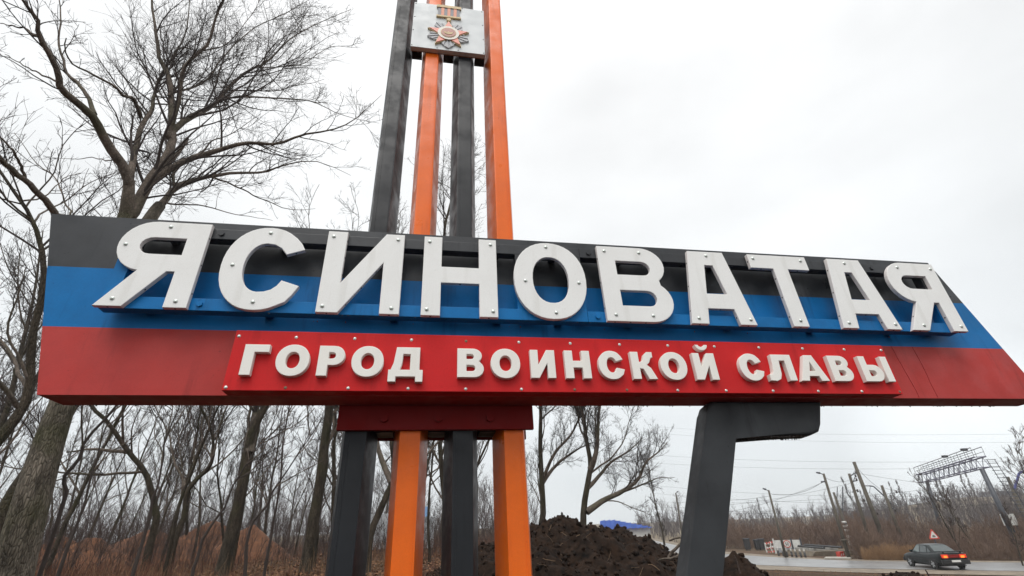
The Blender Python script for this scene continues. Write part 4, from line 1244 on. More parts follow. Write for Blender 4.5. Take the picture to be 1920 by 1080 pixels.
for off in (-.36, .36):
    o_ = dep * off
    cyl(bm, A0 + o_ + Vector((0, 0, hR)), A1 + o_ + Vector((0, 0, hR)), .03, None, 4); cyl(bm, A0 + o_ + Vector((0, 0, (hT + hR) / 2)), A1 + o_ + Vector((0, 0, (hT + hR) / 2)), .02, None, 4)
    for i in range(11):
        p_ = A0.lerp(A1, i / 10) + o_; cyl(bm, p_ + Vector((0, 0, hT)), p_ + Vector((0, 0, hR)), .02, None, 4)
link('railing', mesh_bm('railing', bm), M_steel, gan)
bm = bmesh.new()
lt, lb = tri(1848, 862, 1) + Vector((.4, 0, 0)), g1 - g0 + Vector((1.7, -.3, .5))
for off in (-.3, .3): cyl(bm, lb + Vector((off, 0, 0)), lt + Vector((off, 0, 0)), .03, None, 4)
for i in range(24):
    p_ = lb.lerp(lt, i / 23); cyl(bm, p_ - Vector((.42, 0, 0)), p_ + Vector((.42, 0, 0)), .022, None, 4)
link('ladder', mesh_bm('ladder', bm), M_steel, gan)
for f in (.55, .85):
    bm = bmesh.new()
    p_ = A0.lerp(A1, f) + Vector((0, 0, hR + .12)); box(bm, p_.x - .22, p_.x + .22, p_.y - .12, p_.y + .12, p_.z - .1, p_.z + .1)
    link('signal_lamp', mesh_bm('signal_lamp', bm), M_blk, gan)

# overhead wires ---------------------------------------------------
def wire(p, q, sag, r=.011):
    n_ = 16; P = np.array([list(p.lerp(q, i / (n_ - 1)) - Vector((0, 0, sag * 4 * (i / (n_ - 1)) * (1 - i / (n_ - 1))))) for i in range(n_)])
    b = Vector(P[0]); V_, F_ = tubes((P - P[0])[None], np.full((1, n_), r), 4)
    o = link('overhead_wire', mesh_np('overhead_wire', V_, F_), M_blk, None, b)
    tag(o, 'thin dark wire strung across the sky over the railway', 'wire', 'overhead wires at the right')
for (x0, y0, x1, y1, r0, r1, sg) in [(1225, 853, 2000, 862, 90, 75, .6), (1225, 868, 2000, 873, 90, 75, .6), (1160, 902, 1760, 930, 95, 80, .8), (1225, 950, 1600, 905, 80, 60, .8), (1225, 955, 1992, 920, 85, 70, .9),
                                (1225, 925, 1990, 945, 85, 72, .6), (1225, 962, 1990, 938, 84, 74, .5), (1225, 940, 1760, 915, 82, 70, .7), (1225, 800, 2000, 812, 110, 100, .8), (1225, 812, 2000, 828, 110, 100, .8)]:
    wire(far(x0, y0, r0), far(x1, y1, r1), sg)
for k1, k2, sg in [('a', 'b', .5), ('g', 'a', .5), ('b', 'd', .3), ('d', 'e', .1), ('e', 'f', .3)]:
    wire(POLE_TOPS[k1] - Vector((0, 0, .3)), POLE_TOPS[k2] - Vector((0, 0, .5)), sg, .014)
wire(POLE_TOPS['b'] - Vector((0, 0, .6)), far(1300, 968, 60), .5); wire(POLE_TOPS['f'] - Vector((0, 0, .2)), far(1990, 958, 80), .6); wire(POLE_TOPS['e'] - Vector((0, 0, 1.0)), far(1990, 915, 80), .6)

# white boards beyond the road -------------------------------------
def onroad(px, py): return onz(px, py, ROADZ)
bw = far(1478, 1040, 60); bw.z = ROADZ
bd = empty('notice_board', bw); tag(bd, 'white boarded hoarding with a round red ringed sign at its middle', 'hoarding')
Lb, Rb = far(1455, 1036, 60), far(1506, 1034, 60)
Lt, Rt = far(1453, 1013, 60), far(1500, 1011, 60)
ex = (Vector((Rb.x - Lb.x, Rb.y - Lb.y, 0))).normalized(); ey = Vector((0, 0, 1)).cross(ex) * -1
wB = (Rb - Lb).length; z0b, z1b = Lb.z - bw.z, Lt.z - bw.z
off0 = Lb - bw; off0.z = 0
nrm = Vector((-ex.y, ex.x, 0)); nrm = nrm if nrm.dot(CAM - bw) > 0 else -nrm
bdy = [(0, .30), (.33, .64), (.69, 1.0)]
for i, (s0, s1) in enumerate(bdy):
    bm = bmesh.new()
    zs_ = z0b + (z1b - z0b) * .36
    for (za, zb, mi) in ((z0b, zs_, 1), (zs_, z1b, 0)):
        p_ = [off0 + ex * (wB * s0), off0 + ex * (wB * s1)]
        vs = [bm.verts.new(q_ + Vector((0, 0, zz)) + nrm * dn) for dn in (.04, -.04) for q_, zz in ((p_[0], za), (p_[1], za), (p_[1], zb), (p_[0], zb))]
        for f_ in ((0, 1, 2, 3), (7, 6, 5, 4), (0, 4, 5, 1), (1, 5, 6, 2), (2, 6, 7, 3), (3, 7, 4, 0)):
            bm.faces.new([vs[k] for k in f_]).material_index = mi
    link('board', mesh_bm('board', bm), [M_wht, mat('grey_board_foot', (0.30, 0.31, 0.33), .7, .15, 4) if i == 0 else bpy.data.materials['grey_board_foot']], bd)
for s in (.0, .315, .665, 1.0):
    bm = bmesh.new(); p_ = off0 + ex * (wB * s) + nrm * .09; cyl(bm, p_ + Vector((0, 0, -.3)), p_ + Vector((0, 0, z1b + .15)), .07, .07, 6); link('board_post', mesh_bm('board_post', bm), M_wht if s == 0 else M_steel, bd)
def disc(root, c, nrm_, r, th, m_, name, seg=22, z=0):
    bm = bmesh.new(); cyl(bm, c, c + nrm_ * th, r, r, seg); return link(name, mesh_bm(name, bm), m_, root)
cs = off0 + ex * (wB * .485) + Vector((0, 0, z0b + (z1b - z0b) * .68)) + nrm * .045
disc(bd, cs, nrm, .33, .02, M_rd, 'sign_ring'); disc(bd, cs, nrm, .26, .024, M_wht, 'sign_face')
bm = bmesh.new()
for k in (-1, 1):
    c_ = cs + ex * (.08 * k) + nrm * .027
    for (x_, z_, w_, h_) in ((0, 0, .022, .15), (.02, .07 * k, .05, .025), (-.02, -.07 * k, .05, .025)):
        q_ = c_ + ex * x_ + Vector((0, 0, z_)); vs = [bm.verts.new(q_ + ex * a_ * w_ / 1 + Vector((0, 0, b_ * h_)) + nrm * n_) for n_ in (0, .006) for a_, b_ in ((-1, -1), (1, -1), (1, 1), (-1, 1))]
        for f_ in ((4, 5, 6, 7), (0, 1, 5, 4), (1, 2, 6, 5), (2, 3, 7, 6), (3, 0, 4, 7)): bm.faces.new([vs[k2] for k2 in f_])
link('sign_symbol', mesh_bm('sign_symbol', bm), M_blk, bd)

# striped barrier, small dark cabinets, guard stones ----------------
bar = far(1447, 1032, 62); bar.z = ROADZ
bo = empty('crossing_barrier', bar); tag(bo, 'red and white striped barrier left of the white boards', 'barrier')
p0, p1 = far(1437, 1031, 62) - bar, far(1456, 1027, 62) - bar
for row in range(3):
    for i in range(8):
        if True:
            a_, b_ = p0.lerp(p1, i / 8), p0.lerp(p1, (i + 1) / 8)
            bm = bmesh.new(); cyl(bm, a_ + Vector((0, 0, -.35 + row * .42)), b_ + Vector((0, 0, -.35 + row * .42 + (.12 if i % 2 else 0))), .085, None, 5)
            link('barrier_bar', mesh_bm('barrier_bar', bm), M_rd if (i + row) % 2 else M_wht, bo)
for s in (0, .5, 1):
    bm = bmesh.new(); q_ = p0.lerp(p1, s); cyl(bm, (q_.x, q_.y, -.2), (q_.x, q_.y, q_.z + .65), .07, None, 6); link('barrier_post', mesh_bm('barrier_post', bm), M_wht, bo)
for i, (px, py, w_, h_, lab) in enumerate([(1404, 1036, .75, 1.6, 'dark crossing cabinet farthest left beside the road'), (1422, 1034, .6, 1.4, 'dark crossing cabinet second from the left'), (1431, 1035, .8, 1.5, 'dark crossing cabinet next to the striped barrier')]):
    c_ = far(px, py, 66); c_.z = ROADZ
    ro = empty('crossing_cabinet', c_); tag(ro, lab, 'cabinet', 'dark cabinets by the crossing')
    bm = bmesh.new(); w_ *= .7; h_ *= .7; box(bm, -w_ / 2, w_ / 2, -.25, .25, .15, h_, .03); link('cabinet_body', mesh_bm('cabinet_body', bm), M_blk, ro)
    bm = bmesh.new(); box(bm, -w_ / 2 - .05, w_ / 2 + .05, -.3, .3, h_ + .001, h_ + .08); link('cabinet_roof', mesh_bm('cabinet_roof', bm), M_steel, ro)
    bm = bmesh.new(); box(bm, -w_ / 2 + .08, w_ / 2 - .08, -.22, .22, -.1, .149); link('cabinet_foot', mesh_bm('cabinet_foot', bm), M_conc, ro)
bmf = bmesh.new(); cyl(bmf, (0, 0, -.2), (0, 0, .42), .09, .085, 8); me_low = mesh_bm('post_foot', bmf, True); me_low.materials.append(M_blk)
bmf = bmesh.new(); cyl(bmf, (0, 0, .421), (0, 0, .60), .085, .08, 8); bmesh.ops.create_icosphere(bmf, subdivisions=1, radius=.08, matrix=Matrix.Translation((0, 0, .61))); me_top = mesh_bm('post_top', bmf, True); me_top.materials.append(mat('dirty_white_paint', (0.36, 0.35, 0.32), .7, .2, 6))
gp = None
for i, (px, py) in enumerate([(1461, 1043), (1470, 1044), (1477, 1045), (1486, 1045), (1494, 1046), (1503, 1046), (1511, 1046)]):
    c_ = onroad(px, py); ro = empty('guard_post', (c_.x, c_.y, ROADZ))
    tag(ro, 'low guard post with a white painted top in the row under the boards', 'guard post', 'guard posts along the road edge')
    link('post_foot', me_low, None, ro); link('post_top', me_top, None, ro)
# red water filled barrier by the lamp pole
c_ = onroad(1578, 1047); rb = empty('road_barrier', c_, None, .6); tag(rb, 'red plastic road barrier on a pale slab at the lamp pole foot', 'barrier')
bm = bmesh.new(); prism(bm, [(-.55, 0), (.55, 0), (.5, .25), (.5, .7), (-.5, .7), (-.5, .25)], -.22, .22); link('barrier_block', mesh_bm('barrier_block', bm), M_rd, rb)
bm = bmesh.new()
for s in (-.3, .15): box(bm, s, s + .16, -.225, .225, .3, .5)
bmesh.ops.scale(bm, vec=(1, 1.02, 1), verts=bm.verts[:]); link('reflector', mesh_bm('reflector', bm), M_wht, rb)
c_ = onroad(1572, 1049); rb.scale = (.7, .7, .7)
sl = empty('concrete_slab', (c_.x, c_.y, ROADZ + .04), None, -.6); tag(sl, 'pale concrete slab lying under the red road barrier', 'slab')
bm = bmesh.new(); box(bm, -.9, .9, -.6, .6, 0, .12, .02); o = link('slab', mesh_bm('slab', bm), mat('pale_slab', (0.36, 0.34, 0.30), .8, .15, 3), sl)
# stacked track panel : rail with sleepers
t0_, t1_ = far(1497, 1033, 62), far(1562, 1027, 56); t0_.z = t1_.z = 0
zt = onz(1530, 1033, ROADZ).z
tp = empty('track_panel', (t0_.x, t0_.y, ROADZ)); tag(tp, 'length of railway track with pale sleepers beyond the road', 'railway track')
dv = (t1_ - t0_); ln = dv.length; dv.normalize(); pv = Vector((-dv.y, dv.x, 0))
for s in (-.76, .76):
    bm = bmesh.new(); a_ = pv * s + Vector((0, 0, .62)); cyl(bm, a_, a_ + dv * ln, .09, None, 4); link('rail', mesh_bm('rail', bm), M_blk, tp)
bms = bmesh.new(); box(bms, -.14, .14, -1.3, 1.3, .36, .54); ms = mesh_bm('sleeper', bms); ms.materials.append(mat('sleeper_concrete', (0.30, 0.29, 0.27), .8, .15, 3))
for i in range(int(ln / 1.15)):
    o = link('sleeper', ms, None, tp, dv * (i * 1.15 + .2)); o.rotation_euler = (0, 0, math.atan2(dv.y, dv.x))
bm = bmesh.new(); 
for i in range(20): pass
prism(bm, [(-2.2, -.2), (2.2, -.2), (1.6, .355), (-1.6, .355)], 0, ln)
ob = link('ballast_bed', mesh_bm('ballast_bed', bm), mat('old_ballast', (0.07, 0.055, 0.04), .9, 0, 3, col2=(0.16, 0.13, 0.09)), tp); ob.rotation_euler = (0, 0, math.atan2(dv.y, dv.x) - PI / 2)

# warning sign behind the car ---------------------------------------
ws = far(1755, 1040, 50); ws.z = ROADZ
wo_ = empty('warning_sign', ws); tag(wo_, 'red bordered triangular railway warning sign behind the car', 'road sign')
cT = far(1750, 1004, 50) - ws
nv = (CAM - ws); nv.z = 0; nv.normalize(); xv = Vector((0, 0, 1)).cross(nv)
nv = (nv + xv * .7).normalized(); xv = Vector((0, 0, 1)).cross(nv)
def trib(r, d0, d1, m_, name, rnd=.08):
    bm = bmesh.new(); pts = []
    for k in range(3):
        a0 = 90 + 120 * k
        for da in (-38, -13, 13, 38):
            pts.append((r * (1 - rnd * 1.6) * math.cos(R(a0)) + rnd * r * 1.6 * math.cos(R(a0 + da * 1.5)), r * (1 - rnd * 1.6) * math.sin(R(a0)) + rnd * r * 1.6 * math.sin(R(a0 + da * 1.5))))
    f_ = [bm.verts.new(cT + xv * x + Vector((0, 0, z)) + nv * d1) for x, z in pts]; b2 = [bm.verts.new(cT + xv * x + Vector((0, 0, z)) + nv * d0) for x, z in pts]
    bm.faces.new(f_); bm.faces.new(b2[::-1])
    for i in range(len(pts)): bm.faces.new((f_[i], b2[i], b2[(i + 1) % len(pts)], f_[(i + 1) % len(pts)]))
    return link(name, mesh_bm(name, bm), m_, wo_)
trib(.41, 0, .02, M_rd, 'sign_border'); trib(.28, .018, .026, M_wht, 'sign_face')
bm = bmesh.new()
for (x_, z_, w_, h_) in [(-.07, -.05, .02, .10), (0, -.04, .02, .13), (.07, -.05, .02, .10), (0, -.02, .11, .018), (0, -.09, .12, .018)]:
    q_ = cT + xv * x_ + Vector((0, 0, z_)); vs = [bm.verts.new(q_ + xv * a_ * w_ + Vector((0, 0, b_ * h_ * .6)) + nv * n_) for n_ in (.024, .031) for a_, b_ in ((-1, -1), (1, -1), (1, 1), (-1, 1))]
    for f_ in ((4, 5, 6, 7), (0, 1, 5, 4), (1, 2, 6, 5), (2, 3, 7, 6), (3, 0, 4, 7)): bm.faces.new([vs[k2] for k2 in f_])
link('sign_symbol', mesh_bm('sign_symbol', bm), M_blk, wo_)
bm = bmesh.new(); cyl(bm, (cT.x, cT.y, -.3), cT - nv * .03, .05, None, 8); link('sign_post', mesh_bm('sign_post', bm), M_steel, wo_)

# blue roofed hut behind the soil heap -------------------------------
hb = far(1176, 1003, 46); hb.z = gz(hb.x, hb.y)
hut = empty('hut', hb); tag(hut, 'small hut with a bright blue sheet roof beyond the soil heap', 'hut')
e0, e1 = far(1142, 977, 46) - hb, far(1212, 990, 46) - hb
rw = (far(1140, 985, 46) - far(1218, 985, 46)).length
M_broof = mat('blue_sheet_roof', (0.045, 0.13, 0.50), .4, .12, 3)
hx = Vector((e1.x - e0.x, e1.y - e0.y, 0)).normalized(); hy = Vector((-hx.y, hx.x, 0))
def hp(x, y, z): return hx * x + hy * y + Vector((0, 0, z))
zr0 = (far(1165, 974, 46) - hb).z; ze = (far(1200, 989, 46) - hb).z
bm = bmesh.new()
nx_ = 10
for side in (-1, 1):
    for i in range(nx_):
        x0_, x1_ = -2.1 + 4.2 * i / nx_, -2.1 + 4.2 * (i + 1) / nx_
        def hipz(x): return (max(0, (x + .9) / 3.0) ** 1) if x > -.9 else 0
        def rq(x, up_): 
            f_ = hipz(x); return (x, side * (.02 + 1.66 * f_), zr0 + (ze - zr0) * f_ + up_)
        vs = [bm.verts.new(hp(*q_)) for q_ in ((x0_, side * 1.7, ze - .05), (x1_ - .06, side * 1.7, ze), rq(x1_ - .06, 0), rq(x0_, -.05))]
        bm.faces.new(vs)
        vs = [bm.verts.new(hp(*q_)) for q_ in ((x1_ - .06, side * 1.7, ze + .04), (x1_, side * 1.7, ze + .04), rq(x1_, .04), rq(x1_ - .06, .04))]
        bm.faces.new(vs)
bm.faces.new([bm.verts.new(hp(*q_)) for q_ in ((-.9, 0, zr0 - .02), (2.1, 1.66, ze - .02), (2.1, -1.66, ze - .02))])
so_ = bmesh.ops.solidify(bm, geom=bm.faces[:], thickness=.03)
link('roof', mesh_bm('roof', bm), M_broof, hut)
bm = bmesh.new(); box(bm, -1.85, 1.85, -1.4, 1.4, -.3, ze); 
for v in bm.verts: v.co = hp(v.co.x, v.co.y, v.co.z)
link('wall', mesh_bm('wall', bm), M_wht, hut)

# grey shed seen between the columns ---------------------------------
sh = far(762, 1022, 31); sh.z = gz(sh.x, sh.y)
shed = empty('shed', sh); tag(shed, 'long pale grey metal shed seen between the orange and dark columns', 'shed')
s0_, s1_ = far(690, 1020, 31) - sh, far(813, 1020, 31) - sh; s0_.z = s1_.z = 0
ztop = (far(760, 962, 31) - sh).z
sx = (s1_ - s0_).normalized(); sy = Vector((-sx.y, sx.x, 0))
M_shed = mat('pale_metal_cladding', (0.42, 0.44, 0.46), .5, .08, 2)
ns = 14; wl_ = (s1_ - s0_).length / ns
for i in range(ns):
    bm = bmesh.new(); hh = ztop * (1.0 if i < ns - 2 else .9 - .06 * (i - ns + 2))
    prism(bm, [(i * wl_ + .01, -.3), ((i + 1) * wl_ - .01, -.3), ((i + 1) * wl_ - .01, hh), (i * wl_ + .01, hh)], -.03 - (.015 if i % 2 else 0), .05)
    for v in bm.verts: v.co = s0_ + sx * v.co.x + sy * v.co.y + Vector((0, 0, v.co.z))
    link('panel', mesh_bm('panel', bm), M_shed, shed)
bm = bmesh.new(); box(bm, 0, ns * wl_, .051, 3, -.3, ztop * .78)
for v in bm.verts: v.co = s0_ + sx * v.co.x + sy * v.co.y + Vector((0, 0, v.co.z))
link('wall', mesh_bm('wall', bm), M_shed, shed)
bm = bmesh.new(); q_ = far(798, 957, 30.8) - sh; box(bm, q_.x - .22, q_.x + .22, q_.y - .06, q_.y + .06, q_.z - .32, q_.z + .2); link('blue_sign', mesh_bm('blue_sign', bm), mat('light_blue_sign', (0.25, 0.45, 0.75), .5, .1, 4), shed)

# ------------------------------------------------------------------ vegetation on the right
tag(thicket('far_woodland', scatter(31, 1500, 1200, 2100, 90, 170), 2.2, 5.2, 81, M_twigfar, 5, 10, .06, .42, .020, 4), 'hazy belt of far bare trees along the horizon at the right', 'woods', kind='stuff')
def pscatter(seed, n, px0, px1, off0, off1):
    """behind the far edge of the road"""
    rg = np.random.default_rng(seed); out = []
    fe = FE
    azf = np.array([math.atan2(q[0], q[1]) for q in fe]); rf = np.hypot(fe[:, 0], fe[:, 1])
    o_ = np.argsort(azf)
    while len(out) < n:
        px = rg.uniform(px0, px1); d_ = ray(px, 1000); a_ = math.atan2(d_.x, d_.y)
        r = np.interp(a_, azf[o_], rf[o_]) + off0 + (off1 - off0) * rg.random() ** 1.5
        x, y = r * math.sin(a_), r * math.cos(a_); out.append((x, y, gz(x, y)))
    return out
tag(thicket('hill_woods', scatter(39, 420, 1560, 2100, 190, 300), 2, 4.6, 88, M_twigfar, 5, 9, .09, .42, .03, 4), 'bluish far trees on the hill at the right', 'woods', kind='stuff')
tag(thicket('brush', pscatter(33, 5200, 1590, 2060, 2.2, 20), .7, 2.2, 83, M_brush, 4, 5, .016, .5, .009, 2), 'dense red brown leafless brush beyond the road at the right', 'brush', kind='stuff')
tag(thicket('brush', scatter(34, 3200, 1330, 1700, 68, 95), .8, 2.4, 84, M_brush, 4, 6, .02, .5, .013, 3), 'brown leafless brush along the foot of the far woods', 'brush', kind='stuff')
tag(thicket('reeds', pscatter(35, 4200, 1604, 1730, 1.2, 7), .5, 1.5, 85, M_reed, 4, 2, .01, .4, .008), 'pale dry reeds on the far side of the road near the lamp pole', 'reeds', kind='stuff')
tag(thicket('verge_grass', scatter(36, 5000, 1370, 2000, 14, 27), .06, .22, 86, M_reed, 3, 0, .008, .5, .006), 'short dry grass on the bank above the road', 'grass', kind='stuff')
tag(thicket('green_bush', scatter(37, 170, 1222, 1262, 20, 22), .35, .95, 87, mat('olive_shoots', (0.075, 0.085, 0.03), .8, .3, 3), 4, 6, .008, .5, .006, 3), 'olive green bush at the right flank of the soil heap', 'bush', kind='stuff')
RT = [
 (1792, 1000, 54, 5.6, .075, 'leaning many branched tree rising left of the gantry leg', 51, (-.16, 0), 1.3),
 (1826, 1010, 53, 4.6, .06, 'second leaning tree just right of the warning sign', 52, (-.18, 0), 1.2),
 (1908, 1040, 46, 3.6, .05, 'pale thin tree in the brush near the right edge', 53, (0, 0), .9),
 (1985, 1000, 46, 7.0, .07, 'bare tree reaching in over the right edge', 54, (-.05, 0), 1.3),
]
def lean_tree(px, py, rng_, h, r0, lab, seed, lean, spread, ang=30, nl=14, t0=.12, minr=.008, up_=.45, mtw=None):
    c_ = far(px, py, rng_); z = gz(c_.x, c_.y)
    o = generic_tree(seed, h, r0, (c_.x, c_.y, z), lab, None, nl=nl, t0=t0, spread=spread, ang=ang, up_=up_, minr=minr, wob=.05, mtw=mtw)
    o.rotation_euler = (0, lean[0], 0)
    return o
for q_ in RT: lean_tree(*q_[:6], q_[6], q_[7], q_[8], mtw=M_twig2)
lean_tree(1245, 1010, 62, 9.5, .14, 'upright poplar standing left of the slanted leg', 61, (-.1, 0), .62, 16, 26, .08, .012, .7)
POPL, POPG = 'far columnar poplar above the woods at the right', 'far poplars'
pp = lean_tree(1625, 1000, 165, 10.5, .14, POPL, 62, (-.1, 0),   .5, 14, 26, .1, .018, .8, M_twigfar); pp['group'] = POPG
for (px, rg_, s) in [(1438, 170, .8), (1640, 165, .75), (1703, 180, .75), (1718, 176, .8), (1790, 150, .85), (1803, 152, .8), (1845, 185, .8), (1858, 180, .75)]:
    c_ = far(px, 1000, rg_); c2 = copy_tree(pp, (c_.x, c_.y, gz(c_.x, c_.y) - .2), random.uniform(0, .4), s)
MDL, MDG = 'bare bush like tree among several beyond the road', 'bushy trees beyond the road'
md = lean_tree(1705, 1000, 88, 5.2, .10, MDL, 63, (-.08, 0), 1.3, 40, 14, .1, .012, .35, M_twigfar); md['group'] = MDG
for (px, rg_, s) in [(1385, 92, .62), (1415, 88, .6), (1500, 94, .62), (1530, 90, .55), (1735, 72, .6), (1760, 68, .6), (1850, 76, .7), (1885, 74, .65), (1925, 70, .8), (1290, 80, .7)]:
    c_ = far(px, 1000, rg_); copy_tree(md, (c_.x, c_.y, gz(c_.x, c_.y) - .2), random.uniform(-.5, .5), s)

# far houses on the hill at the right
for i, (px, py, rg_, w_, lab) in enumerate([(1878, 938, 230, 9, 'far grey house on the hill near the right edge'), (1800, 952, 240, 16, 'far long low building on the hill')]):
    c_ = far(px, py, rg_); zg_ = gz(c_.x, c_.y)
    ho = empty('far_house', (c_.x, c_.y, c_.z - 2)); tag(ho, lab, 'house')
    zb_ = zg_ - c_.z
    bm = bmesh.new(); box(bm, -w_ / 2, w_ / 2, -3, 3, min(zb_, -1), 2.6); link('wall', mesh_bm('wall', bm), M_conc, ho)
    bm = bmesh.new(); prism(bm, [(-w_ / 2 - .4, 2.62), (w_ / 2 + .4, 2.62), (w_ / 2 - 1.5, 4.6), (-w_ / 2 + 1.5, 4.6)], -3.3, 3.3); link('roof', mesh_bm('roof', bm), M_steel, ho)
    for k in range(3):
        bm = bmesh.new(); xx = -w_ / 2 + (k + .5) * w_ / 3; box(bm, xx - .6, xx + .6, -3.06, -3.01, .6, 1.9); link('window', mesh_bm('window', bm), M_blk, ho)
# pale board in the brush at right
c_ = far(1903, 1000, 57); wb = empty('white_board', (c_.x, c_.y, gz(c_.x, c_.y)), None, -.6); tag(wb, 'pale board half hidden in the brush at the right edge', 'board')
zc = far(1903, 974, 57).z - gz(c_.x, c_.y)
bm = bmesh.new(); box(bm, -.42, .42, -.03, .03, zc - .4, zc + .4); link('board_face', mesh_bm('board_face', bm), M_wht, wb)
bm = bmesh.new()
for s in (-.3, .3): cyl(bm, (s, .075, -.3), (s, .075, zc + .3), .04, None, 6)
link('board_post', mesh_bm('board_post', bm), M_steel, wb)

# ------------------------------------------------------------------ the car
cw = onz(1757, 1064, ROADZ + .045)
heading = math.atan2(cw.x, cw.y) - R(30)          # clockwise from +Y
car = empty('car', (cw.x, cw.y, ROADZ + .045), None, -heading + PI / 2)   # local +x is forward
car.scale = (.94, .94, .94)
tag(car, 'dark green black saloon car with lit tail lights driving away on the wet road', 'car')
M_car = mat('dark_car_paint', (0.004, 0.0075, 0.008), .32, .2, 3, coat=.0, spec=.3)
M_glass = mat('car_glass', (0.05, 0.065, 0.065), .06, .15, 3, spec=.8)
M_glass2 = mat('car_side_glass', (0.13, 0.16, 0.155), .06, .1, 3, spec=.8)
M_trim = mat('black_plastic', (0.014, 0.014, 0.015), .5, .2, 10)
M_tyre = mat('tyre_rubber', (0.018, 0.018, 0.018), .8, .2, 20)
M_rim = mat('alloy_rim', (0.42, 0.43, 0.44), .35, .1, 10, metal=.6)
M_tail = emis('lit_tail_light', (1.0, 0.06, 0.01), .28, (0.5, .03, .01))
M_tail2 = emis('lit_brake_bulb', (1.0, 0.20, 0.02), 1.5, (0.6, .1, .02))
M_lamp_red = mat('red_lens', (0.22, 0.012, 0.010), .2, .1, 10)
def loft(bm, secs, cap=True):
    rings = [[bm.verts.new(p_) for p_ in s] for s in secs]
    n_ = len(rings[0])
    for r0_, r1_ in zip(rings, rings[1:]):
        for i in range(n_): bm.faces.new((r0_[i], r0_[(i + 1) % n_], r1_[(i + 1) % n_], r1_[i]))
    if cap: bm.faces.new(rings[0][::-1]); bm.faces.new(rings[-1])
def body_sec(x, zb, zt, w, sh=.90):
    """zb sill, zt belt/top, half width w"""
    pts = [(.62 * w, zb), (.93 * w, zb + .04), (.985 * w, zb + .18), (w, zb + (zt - zb) * .55), (.985 * w, zb + (zt - zb) * .86), (sh * w, zt), (0, zt + .012)]
    return [(x, -a_, z) for a_, z in pts[:-1]][::1] + [(x, 0, zt + .012)] + [(x, a_, z) for a_, z in pts[:-1]][::-1]
bm = bmesh.new()
loft(bm, [body_sec(-2.10, .40, .86, .72), body_sec(-2.06, .30, .93, .79), body_sec(-1.85, .26, .945, .815), body_sec(-1.45, .24, .94, .825), body_sec(-.9, .22, .905, .83), body_sec(0, .21, .89, .83), body_sec(.75, .21, .885, .825),
          body_sec(1.1, .22, .87, .815), body_sec(1.6, .25, .80, .80), body_sec(1.98, .28, .70, .75), body_sec(2.10, .36, .62, .66)])
link('body', mesh_bm('body', bm, True), M_car, car)
# greenhouse: pillars+roof in body colour, panes proud of it
def cab(x0b, x0t, x1t, x1b):
    pass
bm = bmesh.new()
gz0, gz1 = .885, 1.39
secs = []
for (x, z, w) in ((-1.52, .90, .66), (-1.40, .97, .68), (-.78, 1.36, .57), (-.55, 1.395, .575), (.10, 1.40, .58), (.38, 1.375, .575), (1.05, .94, .68), (1.12, .88, .70)):
    secs.append([(x, -w - (z - .885) * 0, .86), (x, -w - .02 if z < 1 else -w, z - .03 if z > .92 else z), (x, -w + .07, z), (x, 0, z + .012), (x, w - .07, z), (x, w + .02 if z < 1 else w, z - .03 if z > .92 else z), (x, w, .86)])
# widen the belt of the middle sections
for i, s in enumerate(secs):
    if 1 < i < 6: s[0] = (s[0][0], -.735, .86); s[-1] = (s[-1][0], .735, .86)
loft(bm, secs)
link('cabin', mesh_bm('cabin', bm, False), M_car, car)
def pane(name, pts, m_, off):
    bm = bmesh.new(); a_ = [Vector(p_) for p_ in pts]
    nrm_ = (a_[1] - a_[0]).cross(a_[2] - a_[0]).normalized()
    if nrm_.dot(Vector(off)) < 0: nrm_ = -nrm_
    f_ = [bm.verts.new(p_ + nrm_ * .012) for p_ in a_]; b2 = [bm.verts.new(p_ - nrm_ * .01) for p_ in a_]
    n_ = len(a_); bm.faces.new(f_); bm.faces.new(b2[::-1])
    for i in range(n_): bm.faces.new((f_[i], b2[i], b2[(i + 1) % n_], f_[(i + 1) % n_]))
    return link(name, mesh_bm(name, bm), m_, car)
pane('rear_window', [(-1.36, -.60, 1.01), (-1.36, .60, 1.01), (-.82, .49, 1.345), (-.82, -.49, 1.345)], M_glass, (-1, 0, 1))
pane('windscreen', [(1.0, -.60, .985), (1.0, .60, .985), (.42, .50, 1.355), (.42, -.50, 1.355)], M_glass, (1, 0, 1))
for s in (-1, 1):
    def sp_(x, z): return (x, s * (.735 - (z - .86) / .50 * .155), z)
    pane('side_window', [sp_(.80, .93), sp_(.06, .93), sp_(.06, 1.33), sp_(.36, 1.32)], M_glass2, (0, s, .3))
    pane('side_window', [sp_(-.02, .93), sp_(-.72, .935), sp_(-.66, 1.30), sp_(-.02, 1.33)], M_glass, (0, s, .3))
    pane('quarter_window', [sp_(-.80, .94), sp_(-1.14, .96), sp_(-.76, 1.25)], M_glass, (0, s, .3))
    bm = bmesh.new(); box(bm, -1.5, 1.2, s * .828 - .012, s * .828 + .012, .52, .57); link('side_moulding', mesh_bm('side_moulding', bm), M_trim, car)
    for x in (.02, -.86):
        bm = bmesh.new(); box(bm, x - .19, x - .05, s * .826 - .014, s * .826 + .014, .77, .80); link('door_handle', mesh_bm('door_handle', bm), M_trim, car)
    bm = bmesh.new(); box(bm, .68, .80, s * .84 - .09, s * .84 + .09, .93, 1.05, .02); link('side_mirror', mesh_bm('side_mirror', bm), M_car, car)
    # lamps
    bm = bmesh.new(); box(bm, -2.112, -2.02, s * .53 - .20, s * .53 + .20, .67, .87, .015); tl_ = link('tail_light', mesh_bm('tail_light', bm), M_tail, car)
    bm = bmesh.new(); box(bm, -2.122, -2.111, s * .50 - .10, s * .50 + .10, .685, .80, .004); link('brake_bulb', mesh_bm('brake_bulb', bm), M_tail2, tl_)
    bm = bmesh.new(); box(bm, 2.0, 2.08, s * .5 - .17, s * .5 + .17, .56, .68, .015); link('headlight', mesh_bm('headlight', bm), M_rim, car)
